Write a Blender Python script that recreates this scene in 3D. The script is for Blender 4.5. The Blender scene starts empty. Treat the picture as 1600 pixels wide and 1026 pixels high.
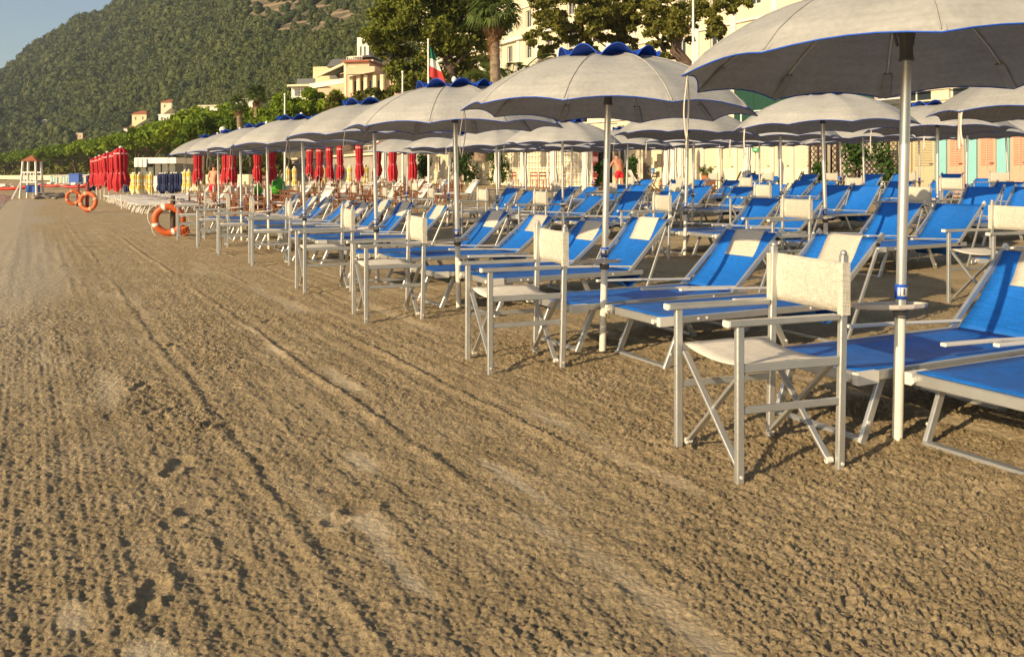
import bpy, bmesh, math, random
import numpy as np
from mathutils import Vector, Matrix, Euler, Quaternion

scene = bpy.context.scene
COL = scene.collection
R = math.radians
random.seed(7)
rng = np.random.default_rng(11)

# ------------------------------------------------------------------ camera
cd = bpy.data.cameras.new('camera')
cam = bpy.data.objects.new('camera', cd)
COL.objects.link(cam)
cam.location = (0, 0, 1.25)
cam.rotation_euler = (R(90), 0, 0)
cd.sensor_width = 36.0
cd.lens = 30.15
cd.shift_y = -0.14875
cd.clip_start = 0.05
cd.clip_end = 6000
scene.camera = cam

# ------------------------------------------------------------------ light
SUN_EL, SUN_AZ = 21.0, 44.0        # light travels towards +X+Y, i.e. the sun is behind and to the left
world = bpy.data.worlds.new('World')
scene.world = world
world.use_nodes = True
wn = world.node_tree
bg = wn.nodes['Background']
sky = wn.nodes.new('ShaderNodeTexSky')
sky.sky_type = 'NISHITA'
sky.sun_disc = False
sky.sun_elevation = R(SUN_EL)
sky.sun_rotation = R(180 + SUN_AZ)
sky.air_density = 1.0
sky.dust_density = 1.2
sky.ozone_density = 1.0
wn.links.new(sky.outputs[0], bg.inputs[0])
bg.inputs[1].default_value = 0.11

sd = bpy.data.lights.new('sun', 'SUN')
sd.energy = 5.0
sd.angle = R(0.5)
sd.color = (1.0, 0.79, 0.49)
sun = bpy.data.objects.new('sun', sd)
COL.objects.link(sun)
dl = Vector((math.sin(R(SUN_AZ)), math.cos(R(SUN_AZ)), -math.tan(R(SUN_EL)))).normalized()
sun.rotation_euler = dl.to_track_quat('-Z', 'Y').to_euler()
sun.location = (-20, -20, 20)

scene.view_settings.view_transform = 'Standard'
scene.view_settings.look = 'None'
scene.view_settings.exposure = 0.27
scene.view_settings.gamma = 1.0
scene.view_settings.use_curve_mapping = False

# ------------------------------------------------------------------ materials
def mat(name, col, rough=0.6, metal=0.0, noise=0.0, nscale=8.0, col2=None, bump=0.0, bscale=40.0,
        trans=0.0, spec=0.5, coord='Object', weave=None, stretch=None):
    m = bpy.data.materials.new(name)
    m.use_nodes = True
    nt = m.node_tree
    b = nt.nodes['Principled BSDF']
    b.inputs['Base Color'].default_value = (*col, 1)
    b.inputs['Roughness'].default_value = rough
    b.inputs['Metallic'].default_value = metal
    b.inputs['Specular IOR Level'].default_value = spec
    tc = nt.nodes.new('ShaderNodeTexCoord')
    src = tc.outputs[coord]
    if stretch:
        mp = nt.nodes.new('ShaderNodeMapping')
        mp.inputs['Scale'].default_value = stretch
        nt.links.new(src, mp.inputs[0]); src = mp.outputs[0]
    colout = None
    if noise > 0 or col2 is not None:
        n = nt.nodes.new('ShaderNodeTexNoise')
        n.inputs['Scale'].default_value = nscale
        n.inputs['Detail'].default_value = 5
        nt.links.new(src, n.inputs['Vector'])
        rp = nt.nodes.new('ShaderNodeValToRGB')
        rp.color_ramp.elements[0].position = 0.33
        rp.color_ramp.elements[1].position = 0.68
        a = col2 if col2 is not None else tuple(c * (1 - noise) for c in col)
        rp.color_ramp.elements[0].color = (*a, 1)
        rp.color_ramp.elements[1].color = (*col, 1)
        nt.links.new(n.outputs['Fac'], rp.inputs[0])
        nt.links.new(rp.outputs[0], b.inputs['Base Color'])
        colout = rp.outputs[0]
    if weave:
        w1 = nt.nodes.new('ShaderNodeTexNoise'); w2 = nt.nodes.new('ShaderNodeTexNoise')
        m1 = nt.nodes.new('ShaderNodeMapping'); m2 = nt.nodes.new('ShaderNodeMapping')
        m1.inputs['Scale'].default_value = (weave[0]*.08, weave[0]*.08, weave[0])
        m2.inputs['Scale'].default_value = (weave[0], weave[0], weave[0]*.08)
        for mm, ww in ((m1, w1), (m2, w2)):
            nt.links.new(tc.outputs['Object'], mm.inputs[0]); nt.links.new(mm.outputs[0], ww.inputs['Vector'])
            ww.inputs['Scale'].default_value = 1.0; ww.inputs['Detail'].default_value = 2
        ad = nt.nodes.new('ShaderNodeMath'); ad.operation = 'ADD'
        nt.links.new(w1.outputs['Fac'], ad.inputs[0]); nt.links.new(w2.outputs['Fac'], ad.inputs[1])
        rr = nt.nodes.new('ShaderNodeMapRange')
        rr.inputs[1].default_value = .65; rr.inputs[2].default_value = 1.35
        rr.inputs[3].default_value = 1 - weave[1]; rr.inputs[4].default_value = 1 + weave[1]*.4
        nt.links.new(ad.outputs[0], rr.inputs[0])
        mx = nt.nodes.new('ShaderNodeVectorMath'); mx.operation = 'MULTIPLY'
        if colout: nt.links.new(colout, mx.inputs[0])
        else: mx.inputs[0].default_value = col
        oi = nt.nodes.new('ShaderNodeObjectInfo'); orr = nt.nodes.new('ShaderNodeMapRange')
        orr.inputs[3].default_value = .86; orr.inputs[4].default_value = 1.08
        nt.links.new(oi.outputs['Random'], orr.inputs[0])
        om = nt.nodes.new('ShaderNodeMath'); om.operation = 'MULTIPLY'
        nt.links.new(rr.outputs[0], om.inputs[0]); nt.links.new(orr.outputs[0], om.inputs[1])
        nt.links.new(om.outputs[0], mx.inputs[1])
        nt.links.new(mx.outputs[0], b.inputs['Base Color'])
        colout = mx.outputs[0]
        bp0 = nt.nodes.new('ShaderNodeBump'); bp0.inputs['Strength'].default_value = .5
        bp0.inputs['Distance'].default_value = .002
        nt.links.new(ad.outputs[0], bp0.inputs['Height']); nt.links.new(bp0.outputs[0], b.inputs['Normal'])
    if bump > 0:
        n2 = nt.nodes.new('ShaderNodeTexNoise')
        n2.inputs['Scale'].default_value = bscale
        n2.inputs['Detail'].default_value = 6
        nt.links.new(src, n2.inputs['Vector'])
        bp = nt.nodes.new('ShaderNodeBump')
        bp.inputs['Strength'].default_value = bump
        bp.inputs['Distance'].default_value = 0.02
        nt.links.new(n2.outputs['Fac'], bp.inputs['Height'])
        nt.links.new(bp.outputs[0], b.inputs['Normal'])
    if trans > 0:
        t = nt.nodes.new('ShaderNodeBsdfTranslucent')
        t.inputs[0].default_value = (*col, 1)
        if colout: nt.links.new(colout, t.inputs[0])
        mx = nt.nodes.new('ShaderNodeMixShader'); mx.inputs[0].default_value = trans
        out = nt.nodes['Material Output']
        nt.links.new(b.outputs[0], mx.inputs[1]); nt.links.new(t.outputs[0], mx.inputs[2])
        nt.links.new(mx.outputs[0], out.inputs['Surface'])
    return m

def foliage_mat(name, c1, c2, trans=0.18):
    m = bpy.data.materials.new(name); m.use_nodes = True
    nt = m.node_tree; b = nt.nodes['Principled BSDF']
    b.inputs['Roughness'].default_value = .75
    b.inputs['Specular IOR Level'].default_value = .2
    oi = nt.nodes.new('ShaderNodeObjectInfo')
    gm = nt.nodes.new('ShaderNodeNewGeometry')
    n = nt.nodes.new('ShaderNodeTexNoise'); n.inputs['Scale'].default_value = .9; n.inputs['Detail'].default_value = 3
    nt.links.new(gm.outputs['Position'], n.inputs['Vector'])
    ad = nt.nodes.new('ShaderNodeMath'); ad.operation = 'ADD'
    nt.links.new(gm.outputs['Random Per Island'], ad.inputs[0])
    nt.links.new(oi.outputs['Random'], ad.inputs[1])
    ad2 = nt.nodes.new('ShaderNodeMath'); ad2.operation = 'ADD'
    n2 = nt.nodes.new('ShaderNodeTexNoise'); n2.inputs['Scale'].default_value = .028; n2.inputs['Detail'].default_value = 4
    nt.links.new(gm.outputs['Position'], n2.inputs['Vector'])
    ml = nt.nodes.new('ShaderNodeMath'); ml.operation = 'MULTIPLY_ADD'; ml.inputs[1].default_value = 2.2; ml.inputs[2].default_value = -.6
    nt.links.new(n2.outputs['Fac'], ml.inputs[0])
    nt.links.new(ad.outputs[0], ad2.inputs[0]); nt.links.new(ml.outputs[0], ad2.inputs[1])
    mr = nt.nodes.new('ShaderNodeMapRange'); mr.inputs[1].default_value = .5; mr.inputs[2].default_value = 2.4
    nt.links.new(ad2.outputs[0], mr.inputs[0])
    mx = nt.nodes.new('ShaderNodeMix'); mx.data_type = 'RGBA'
    mx.inputs[6].default_value = (*c1, 1); mx.inputs[7].default_value = (*c2, 1)
    nt.links.new(mr.outputs[0], mx.inputs[0])
    nt.links.new(mx.outputs[2], b.inputs['Base Color'])
    t = nt.nodes.new('ShaderNodeBsdfTranslucent'); nt.links.new(mx.outputs[2], t.inputs[0])
    ms = nt.nodes.new('ShaderNodeMixShader'); ms.inputs[0].default_value = trans
    nt.links.new(b.outputs[0], ms.inputs[1]); nt.links.new(t.outputs[0], ms.inputs[2])
    nt.links.new(ms.outputs[0], nt.nodes['Material Output'].inputs['Surface'])
    return m

ALU = mat('aluminium', (.56, .56, .54), .36, .65, noise=.10, nscale=14, bump=.05, bscale=90)
ALU2 = mat('pole_aluminium', (.72, .70, .66), .30, .75, noise=.10, nscale=6)
PLASTIC = mat('white_plastic', (.72, .68, .60), .45)
WPOLE = mat('white_pole_paint', (.78, .72, .60), .45, noise=.12, nscale=9)
BLUE = mat('blue_textilene', (.004, .155, .62), .62, weave=(150, .38), noise=.16, nscale=2.5)
BLUETRIM = mat('blue_trim', (.01, .085, .50), .6)
BLUECAP = mat('blue_cap_cloth', (.008, .065, .46), .6, noise=.2, nscale=6, trans=.08)
CREAM = mat('cream_textilene', (.62, .57, .47), .75, weave=(260, .42))
HEADC = mat('headrest_cloth', (.62, .55, .45), .8, weave=(180, .25))
SEATC = mat('seat_cloth', (.72, .66, .57), .75, weave=(260, .22))
CANOPY = mat('canopy_cloth', (.43, .415, .38), .85, noise=.12, nscale=2.2, weave=(38, .18), trans=.05)
STRAP = mat('strap_cloth', (.66, .58, .46), .85)
HUB = mat('grey_plastic', (.13, .125, .11), .5)
DARK = mat('dark_rubber', (.02, .02, .02), .6)
TRAYM = mat('tray_plastic', (.58, .52, .46), .5, noise=.1, nscale=12)
RIBM = mat('rib_fibreglass', (.70, .64, .52), .5)
WHITE = mat('white_paint', (.80, .76, .68), .55, noise=.08, nscale=5)
RED = mat('red_cloth', (.50, .006, .014), .7, noise=.3, nscale=5)
REDPIPE = mat('pink_piping', (.75, .35, .32), .6)
YEL = mat('yellow_cloth', (.80, .55, .12), .7)
YELW = mat('pale_yellow_cloth', (.80, .70, .42), .7)
NAVY = mat('navy_cloth', (.008, .02, .10), .7, noise=.3)
ORANGE = mat('lifebuoy_orange', (.60, .115, .022), .5, noise=.22, nscale=10)
WOODP = mat('post_wood', (.10, .07, .045), .8, noise=.4, nscale=14, bump=.3)
WOODR = mat('red_post_paint', (.33, .035, .02), .6, noise=.3)
BROWN = mat('brown_wood', (.27, .095, .035), .6, noise=.35, nscale=12)
DBROWN = mat('dark_brown_wood', (.055, .025, .014), .6, noise=.3, nscale=12)
SKIN = mat('skin', (.56, .24, .13), .55)
SHORTS = mat('red_shorts', (.72, .01, .025), .7)
HAIR = mat('hair', (.05, .03, .02), .8)
BARK = mat('pine_bark', (.16, .105, .07), .9, col2=(.07, .05, .04), nscale=5, bump=.6, bscale=12)
PALMB = mat('palm_bark', (.30, .22, .14), .9, col2=(.14, .10, .07), nscale=7, bump=.6, bscale=14)
DRYF = foliage_mat('dry_frond', (.30, .17, .08), (.16, .085, .04))
PINE = foliage_mat('pine_needles', (.065, .09, .016), (.22, .235, .028), .25)
PINE2 = foliage_mat('dark_pine_needles', (.055, .072, .016), (.20, .19, .028), .25)
UPINE = foliage_mat('stone_pine_needles', (.075, .13, .012), (.25, .33, .025), .3)
SHRUB = foliage_mat('shrub_leaves', (.02, .06, .012), (.06, .11, .02))
PALMG = foliage_mat('palm_leaves', (.05, .08, .018), (.12, .16, .03))
WOODF = foliage_mat('hill_wood_leaves', (.022, .040, .022), (.115, .132, .038), .10)
CREAMW = mat('cream_wall', (.74, .64, .44), .85, noise=.12, nscale=.6)
WHITEW = mat('white_wall', (.78, .74, .64), .85, noise=.10, nscale=.6)
PEACH = mat('peach_wall', (.62, .44, .29), .85, noise=.10, nscale=.6)
YELLOWW = mat('yellow_wall', (.72, .58, .33), .85, noise=.10, nscale=.6)
ROOFG = mat('grey_roof', (.17, .16, .15), .8, noise=.2, nscale=3)
ROOFR = mat('terracotta_roof', (.42, .13, .06), .85, noise=.3, nscale=2)
GLASS = mat('window_glass', (.035, .045, .055), .12, spec=.8)
SHUT = mat('window_shutter', (.45, .42, .34), .7)
TURQ = mat('turquoise_paint', (.27, .58, .56), .6, noise=.08, nscale=4)
SALMON = mat('salmon_paint', (.74, .40, .27), .6, noise=.08, nscale=4)
CABW = mat('cabin_white_paint', (.82, .72, .53), .6, noise=.06, nscale=4)
CABP = mat('cabin_beige_paint', (.55, .47, .30), .6, noise=.06, nscale=4)
GREENM = mat('green_sheet', (.010, .06, .035), .6, noise=.2, nscale=2)
STONE = mat('stone', (.36, .30, .22), .9, col2=(.16, .13, .10), nscale=3, bump=.6, bscale=5)
PROM = mat('promenade_paving', (.38, .34, .28), .9, noise=.2, nscale=1)
BOATR = mat('boat_red', (.62, .045, .02), .45, noise=.15)
BOATB = mat('blue_plastic', (.02, .10, .45), .5)
LIME = mat('green_vinyl', (.07, .42, .03), .35)
FLAGG = mat('flag_green', (.015, .16, .09), .7, trans=.2)
FLAGW = mat('flag_white', (.75, .72, .68), .7, trans=.2)
FLAGR = mat('flag_red', (.55, .04, .035), .7, trans=.2)
SIGNB = mat('sign_blue', (.03, .17, .5), .5)
SIGNG = mat('sign_green', (.02, .35, .14), .5)
PINKB = mat('pink_cloth', (.72, .46, .40), .7)
TERRA = mat('terracotta_pot', (.45, .17, .08), .8)

# ------------------------------------------------------------------ object helpers
def tag(o, label=None, cat=None, group=None, kind=None):
    if label: o['label'] = label
    if cat: o['category'] = cat
    if group: o['group'] = group
    if kind: o['kind'] = kind
    return o

def empty(name, loc=(0, 0, 0), rz=0.0, **kw):
    o = bpy.data.objects.new(name, None)
    o.empty_display_size = .1
    COL.objects.link(o)
    o.location = loc
    o.rotation_euler = (0, 0, rz)
    return tag(o, **kw)

class MB:
    """collects polygons, builds one mesh object"""
    def __init__(s): s.v = []; s.f = []; s.m = []; s.k = 0; s.smooth = []
    def add(s, vs, fs, smooth=False):
        o = len(s.v); s.v += [tuple(p) for p in vs]
        for f in fs:
            s.f.append(tuple(i + o for i in f)); s.m.append(s.k); s.smooth.append(smooth)
        return s
    def box(s, x0, x1, y0, y1, z0, z1):
        vs = [(x0,y0,z0),(x1,y0,z0),(x1,y1,z0),(x0,y1,z0),(x0,y0,z1),(x1,y0,z1),(x1,y1,z1),(x0,y1,z1)]
        return s.add(vs, [(3,2,1,0),(4,5,6,7),(0,1,5,4),(1,2,6,5),(2,3,7,6),(3,0,4,7)])
    def bar(s, a, b, w, h, up=(0,0,1), ch=.18):
        """rectangular bar with chamfered edges from a to b; w across, h along 'up'"""
        a = Vector(a); b = Vector(b); d = (b - a).normalized()
        up = Vector(up); side = d.cross(up)
        if side.length < 1e-4: up = Vector((1,0,0)); side = d.cross(up)
        side.normalize(); u = side.cross(d).normalized()
        w /= 2; h /= 2; c = min(w, h) * ch * 2
        pr = [(w-c,-h),(w,-h+c),(w,h-c),(w-c,h),(-w+c,h),(-w,h-c),(-w,-h+c),(-w+c,-h)]
        vs = [a + side*x + u*y for x, y in pr] + [b + side*x + u*y for x, y in pr]
        fs = [tuple(range(8))[::-1], tuple(range(8, 16))] + [(i, (i+1)%8, 8+(i+1)%8, 8+i) for i in range(8)]
        return s.add(vs, fs)
    def tube(s, pts, rad, seg=8, cap=True):
        pts = [Vector(p) for p in pts]; n = len(pts)
        if not hasattr(rad, '__len__'): rad = [rad]*n
        vs = []; ref = None
        for i, p in enumerate(pts):
            d = (pts[min(i+1, n-1)] - pts[max(i-1, 0)])
            d = d.normalized() if d.length > 1e-9 else Vector((0,0,1))
            if ref is None:
                ref = Vector((0,0,1)) if abs(d.z) < .9 else Vector((1,0,0))
            sx = d.cross(ref)
            if sx.length < 1e-5: sx = d.cross(Vector((0,1,0)))
            sx.normalize(); sy = sx.cross(d).normalized(); ref = sy
            for k in range(seg):
                t = 2*math.pi*k/seg
                vs.append(p + (sx*math.cos(t) + sy*math.sin(t))*rad[i])
        fs = []
        for i in range(n-1):
            for k in range(seg):
                k2 = (k+1) % seg
                fs.append((i*seg+k, i*seg+k2, (i+1)*seg+k2, (i+1)*seg+k))
        s.add(vs, fs, True)
        if cap:
            s.add(vs[:seg], [tuple(range(seg))]); s.add(vs[-seg:], [tuple(range(seg))[::-1]])
        return s
    def lathe(s, prof, seg=16, c=(0,0,0)):
        vs = []; fs = []
        for r, z in prof:
            for k in range(seg):
                t = 2*math.pi*k/seg
                vs.append((c[0]+r*math.cos(t), c[1]+r*math.sin(t), c[2]+z))
        for i in range(len(prof)-1):
            for k in range(seg):
                k2 = (k+1) % seg
                fs.append((i*seg+k, i*seg+k2, (i+1)*seg+k2, (i+1)*seg+k))
        return s.add(vs, fs, True)
    def grid(s, fn, nu, nv, smooth=True):
        vs = [fn(i/nu, j/nv) for i in range(nu+1) for j in range(nv+1)]
        fs = [(i*(nv+1)+j, (i+1)*(nv+1)+j, (i+1)*(nv+1)+j+1, i*(nv+1)+j+1) for i in range(nu) for j in range(nv)]
        return s.add(vs, fs, smooth)
    def slab(s, fn, nu, nv, th, n=(0,0,1)):
        """curved sheet with thickness th along n"""
        N = Vector(n)*th
        P = [[Vector(fn(i/nu, j/nv)) for j in range(nv+1)] for i in range(nu+1)]
        vs = [p for r in P for p in r] + [p - N for r in P for p in r]
        W = nv+1; T = (nu+1)*W
        fs = []
        for i in range(nu):
            for j in range(nv):
                a = i*W+j
                fs.append((a, a+W, a+W+1, a+1)); fs.append((T+a, T+a+1, T+a+W+1, T+a+W))
        for i in range(nu):
            a = i*W; fs.append((a, T+a, T+a+W, a+W)); a += nv; fs.append((a, a+W, T+a+W, T+a))
        for j in range(nv):
            a = j; fs.append((a, a+1, T+a+1, T+a)); a = nu*W+j; fs.append((a, T+a, T+a+1, a+1))
        return s.add(vs, fs, True)
    def mesh(s, name, mats):
        me = bpy.data.meshes.new(name)
        me.from_pydata(s.v, [], s.f)
        if not isinstance(mats, (list, tuple)): mats = [mats]
        for m in mats: me.materials.append(m)
        me.polygons.foreach_set('material_index', s.m)
        me.polygons.foreach_set('use_smooth', s.smooth)
        me.update()
        return me
    def build(s, name, mats, parent=None, loc=None, rz=None, **kw):
        o = bpy.data.objects.new(name, s.mesh(name, mats))
        COL.objects.link(o)
        if parent is not None: o.parent = parent
        if loc is not None: o.location = loc
        if rz is not None: o.rotation_euler = (0, 0, rz)
        return tag(o, **kw)

def np_mesh(name, V, F, mats, smooth=False):
    """V (n,3) F (m,3 or 4) numpy -> mesh"""
    me = bpy.data.meshes.new(name)
    n = len(V); m, k = F.shape
    me.vertices.add(n); me.vertices.foreach_set('co', V.astype(np.float32).ravel())
    me.loops.add(m*k); me.loops.foreach_set('vertex_index', F.astype(np.int32).ravel())
    me.polygons.add(m)
    me.polygons.foreach_set('loop_start', np.arange(0, m*k, k, dtype=np.int32))
    me.polygons.foreach_set('loop_total', np.full(m, k, dtype=np.int32))
    if smooth: me.polygons.foreach_set('use_smooth', np.ones(m, dtype=bool))
    for mt in (mats if isinstance(mats, (list, tuple)) else [mats]): me.materials.append(mt)
    me.update(calc_edges=True); me.validate()
    return me

def link(name, me, parent=None, loc=(0,0,0), rz=0.0, **kw):
    o = bpy.data.objects.new(name, me); COL.objects.link(o)
    if parent is not None: o.parent = parent
    o.location = loc; o.rotation_euler = (0, 0, rz)
    return tag(o, **kw)

def kids(o): return [c for c in KIDS.get(o.name, [])]
KIDS = {}
def copy_tree(o, parent=None):
    c = o.copy(); COL.objects.link(c)
    if parent is not None: c.parent = parent
    for ch in o.children: copy_tree(ch, c)
    return c

# ------------------------------------------------------------------ numpy noise
def _h(ix, iy, s):
    n = (ix.astype(np.int64)*374761393 + iy.astype(np.int64)*668265263 + s*974634777) & 0xffffffff
    n = ((n ^ (n >> 13)) * 1274126177) & 0xffffffff
    return ((n ^ (n >> 16)) & 0xffffff) / float(0xffffff)
def vn(x, y, s=0):
    ix = np.floor(x); iy = np.floor(y); fx = x-ix; fy = y-iy
    fx = fx*fx*(3-2*fx); fy = fy*fy*(3-2*fy)
    a = _h(ix,iy,s); b = _h(ix+1,iy,s); c = _h(ix,iy+1,s); d = _h(ix+1,iy+1,s)
    return (a*(1-fx)+b*fx)*(1-fy) + (c*(1-fx)+d*fx)*fy
def fbm(x, y, s=0, o=4):
    r = 0; a = .5; t = 0
    for k in range(o):
        r = r + a*vn(x, y, s+k*17); t += a; x = x*2.03+3.1; y = y*2.03+1.7; a *= .5
    return r/t
def worley(x, y, s=0):
    ix = np.floor(x); iy = np.floor(y); best = np.full(x.shape, 9.0); val = np.zeros(x.shape)
    for dx in (-1,0,1):
        for dy in (-1,0,1):
            cx = ix+dx; cy = iy+dy
            px = cx + _h(cx,cy,s); py = cy + _h(cx,cy,s+5)
            d = (x-px)**2 + (y-py)**2
            k = d < best
            best = np.where(k, d, best); val = np.where(k, _h(cx,cy,s+9), val)
    return np.sqrt(best), val

# beach axes: V runs along the beach away from us, U runs inland
VD = np.array([-.488, .873]); UD = np.array([.873, .488])
def uv(x, y): return .873*x + .488*y, -.488*x + .873*y
def from_uv(u, v): return (.873*u - .488*v, .488*u + .873*v)
def gz(x, y):
    """smooth beach level"""
    u = .873*x + .488*y
    if u < -.3: return max(-.06*(-.3-u), -1.2)
    if u < 3.6: return 0.0
    if u < 5.2: return .03*(u-3.6)**2/3.2
    return min(.03*(u-4.4), 1.2)
YAW = math.atan2(.488, .873)
# ================================================================== GROUND
def gza(x, y):
    u = .873*x + .488*y + .09*np.maximum(0, y-45)
    r = np.where(u < -.3, np.maximum(-.06*(-.3-u), -1.2), 0.0)
    r = np.where((u >= 3.6) & (u < 5.2), .03*(u-3.6)**2/3.2, r)
    r = np.where(u >= 5.2, np.minimum(.03*(u-4.4), 1.2), r)
    return r
def gz(x, y): return float(gza(np.array([x], float), np.array([y], float))[0])

def sand_relief(x, y):
    """clods, rake marks, windrows, footprints; returns height, smoothness mask (0..1)"""
    u, v = uv(x, y)
    step = np.maximum(y*.0031, .005)
    # where the rake left a smooth crust
    crust = np.clip((fbm(u*3.2, v*.55+7, 3, 3) - .72)*9, 0, 1)
    def blob(cx, cy, ru, rv, s=1.0):
        cu, cv = uv(cx, cy)
        d = ((u-cu)/ru)**2 + ((v-cv)/rv)**2
        return np.clip(1.25 - d + (vn(u*14, v*9, 4)-.5)*1.1, 0, 1)*s
    for (cx, cy, ru, rv) in ((-.38,2.78,.045,.30), (-.50,3.08,.07,.16), (.02,3.50,.04,.40), (-1.25,2.45,.05,.12),
                             (-.92,2.2,.07,.16), (-1.0,5.2,.06,.5), (.2,2.15,.12,.12), (-2.1,3.3,.10,.4), (-.65,3.75,.05,.2)):
        crust = np.maximum(crust, blob(cx, cy, ru, rv))
    # wetter smoother strip next to the water
    wet = np.clip((.55 - u + (vn(v*.25, u*.2, 8)-.5)*.9)/.5, 0, 1)*np.clip((y-4.5)/5, 0, 1)
    crust = np.maximum(crust, wet*.85)
    crust = crust*np.clip(.1+1.7*fbm(u/.05, v/.09, 13, 3), 0, 1)
    rough = 1 - crust
    big = fbm(u*1.3, v*.35, 12, 3)
    amp = np.clip((big-.22)*2.6, .45, 1.1)
    ww = fbm(u*6, v*2, 21, 2)-.5
    # clods
    def dome(d, r): return np.sqrt(np.clip(1-(d/r)**2, 0, 1))
    jx = (vn(u/.017, v/.02, 28)-.5)*.6; jy = (vn(u/.018, v/.019, 29)-.5)*.6
    d1, q1 = worley(u/.0140 + jx, v/.0165 + jy, 31)
    d2, q2 = worley(u/.024 + jx*.7, v/.029 + jy*.7, 41)
    c1 = dome(d1, .62); c2 = dome(d2, .62)
    fade = np.clip(.030/step - .5, 0, 1)
    h = rough*amp*(.0135*c1*(.15+1.1*q1)*fade + .007*c2*np.clip(q2*1.5-.45, 0, 1))
    h += rough*.007*(vn(u/.011, v/.014, 51)-.5)*fade
    h += rough*.010*(vn(u/.035, v/.05, 52)-.5)
    h += .012*(fbm(u*4.5, v*2.2, 61, 3)-.5)
    # comb teeth
    comb = np.sin(2*np.pi*(u + .010*(vn(v*1.3, u*.7, 71)-.5)*2)/.036)
    cm = np.clip((fbm(u*1.6+9, v*.30, 81, 2)-.42)*5, 0, 1)
    h += 0.0012*comb*cm*(1-.55*crust)*np.clip(.030/step-.6, 0, 1)
    comb2 = np.sin(2*np.pi*(u + .02*(vn(v*.9, u*.3, 72)-.5)*2)/.15)
    h += .0022*comb2*(1-crust*.7)*np.clip(vn(u*.9, v*.3, 83)*1.6-.3, 0, 1)
    h += rough*.0040*(vn(u/.026 + ww*.6, v/.7, 73)-.5)*np.clip(.030/step-.5, .25, 1) + .004*(vn(u/.075 + ww*.3, v/1.5, 74)-.5)
    h += .006*(vn(u/.21, v/2.6, 75)-.5)
    # windrows left between passes of the rake
    wander = .020*(vn(v*.55, v*0+3, 91)-.5)*2 + .012*(vn(v*3.1, v*0+5, 92)-.5)*2
    for k, (uc, a) in enumerate(((-.25,.006), (.39,.024), (.80,.026), (1.545,.040), (2.15,.034), (2.74,.032), (3.3,.022), (3.95,.02), (5.1,.02), (6.0,.02), (7.2,.025), (-.9,.004))):
        w = wander*(1 if k % 2 else -1)
        m = np.clip(vn(v*.55+k*7, v*0+k, 95)*2.0-.45, .05, 1.0)
        du = u - uc - w - .02*(v-1)*(.05 if k == 3 else 0)
        h += .27*a*m*np.exp(-(du/.024)**2)*(.4+1.1*vn(u*34, v*24, 97))
        h -= .13*a*m*np.exp(-((du-.05)/.026)**2)
        h -= .08*a*m*np.exp(-((du+.06)/.03)**2)
    # footprints (ball and heel) with a pushed-up rim
    for (cx, cy, ang, s) in ((-1.44,3.68,95,1), (-1.21,3.17,80,1), (-1.07,2.54,100,.85), (-1.52,4.29,85,.8), (-.60,3.17,60,1), (-2.2,5.1,90,.9),
                             (-1.9,4.6,80,.9), (-2.5,6.3,95,.9), (-2.1,7.4,85,.9), (1.9,3.4,20,.8), (4.0,6.2,30,.9)):
        ca, sa = math.cos(R(ang)), math.sin(R(ang))
        lx = (x-cx)*ca + (y-cy)*sa; ly = -(x-cx)*sa + (y-cy)*ca
        for (ox, rx, ry, dp) in ((.055, .085, .052, .034), (-.075, .055, .042, .030)):
            d = ((lx-ox*s)/(rx*s))**2 + (ly/(ry*s))**2
            pit = np.clip(1-d, 0, 1)**.6
            h = h*(1-.55*pit) - dp*.34*pit
            h += .007*np.exp(-((np.sqrt(d)-1.25)/.22)**2)*(.4+1.2*vn(u*60, v*60, 15))
            crust = np.maximum(crust, .12*np.clip(1-d, 0, 1))
    # small heaps scuffed up round chair legs and lounger feet
    for (cx, cy) in ((.99,3.50), (1.43,3.67), (.75,3.93), (2.08,3.50), (1.78,3.87), (1.05,5.36), (.70,5.75), (1.84,4.06)):
        d = np.hypot(x-cx, y-cy)
        h += .012*np.exp(-((d-.055)/.03)**2)*(.5+vn(x*40, y*40, 99))
    return h, crust, wet

def build_sand():
    NR, NC = 1120, 920
    ys = 1.9*(45/1.9)**(np.arange(NR+1)/NR)
    s = np.linspace(-1, 1, NC+1)
    Y, S = np.meshgrid(ys, s, indexing='ij')
    X = S*(.65*Y+.75)
    x = X.ravel(); y = Y.ravel()
    h, crust, wet = sand_relief(x, y)
    far = np.clip(1-(y-14)/25, .35, 1)
    z = gza(x, y) + h*far - .004
    V = np.stack([x, y, z], 1)
    i, j = np.meshgrid(np.arange(NR), np.arange(NC), indexing='ij')
    a = (i*(NC+1)+j).ravel()
    F = np.stack([a, a+1, a+NC+2, a+NC+1], 1)
    me = np_mesh('sand', V, F, SANDM, False)
    at = me.attributes.new('crust', 'FLOAT', 'POINT'); at.data.foreach_set('value', crust.astype(np.float32))
    at = me.attributes.new('wet', 'FLOAT', 'POINT'); at.data.foreach_set('value', wet.astype(np.float32))
    return link('sand', me, kind='structure')

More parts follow.
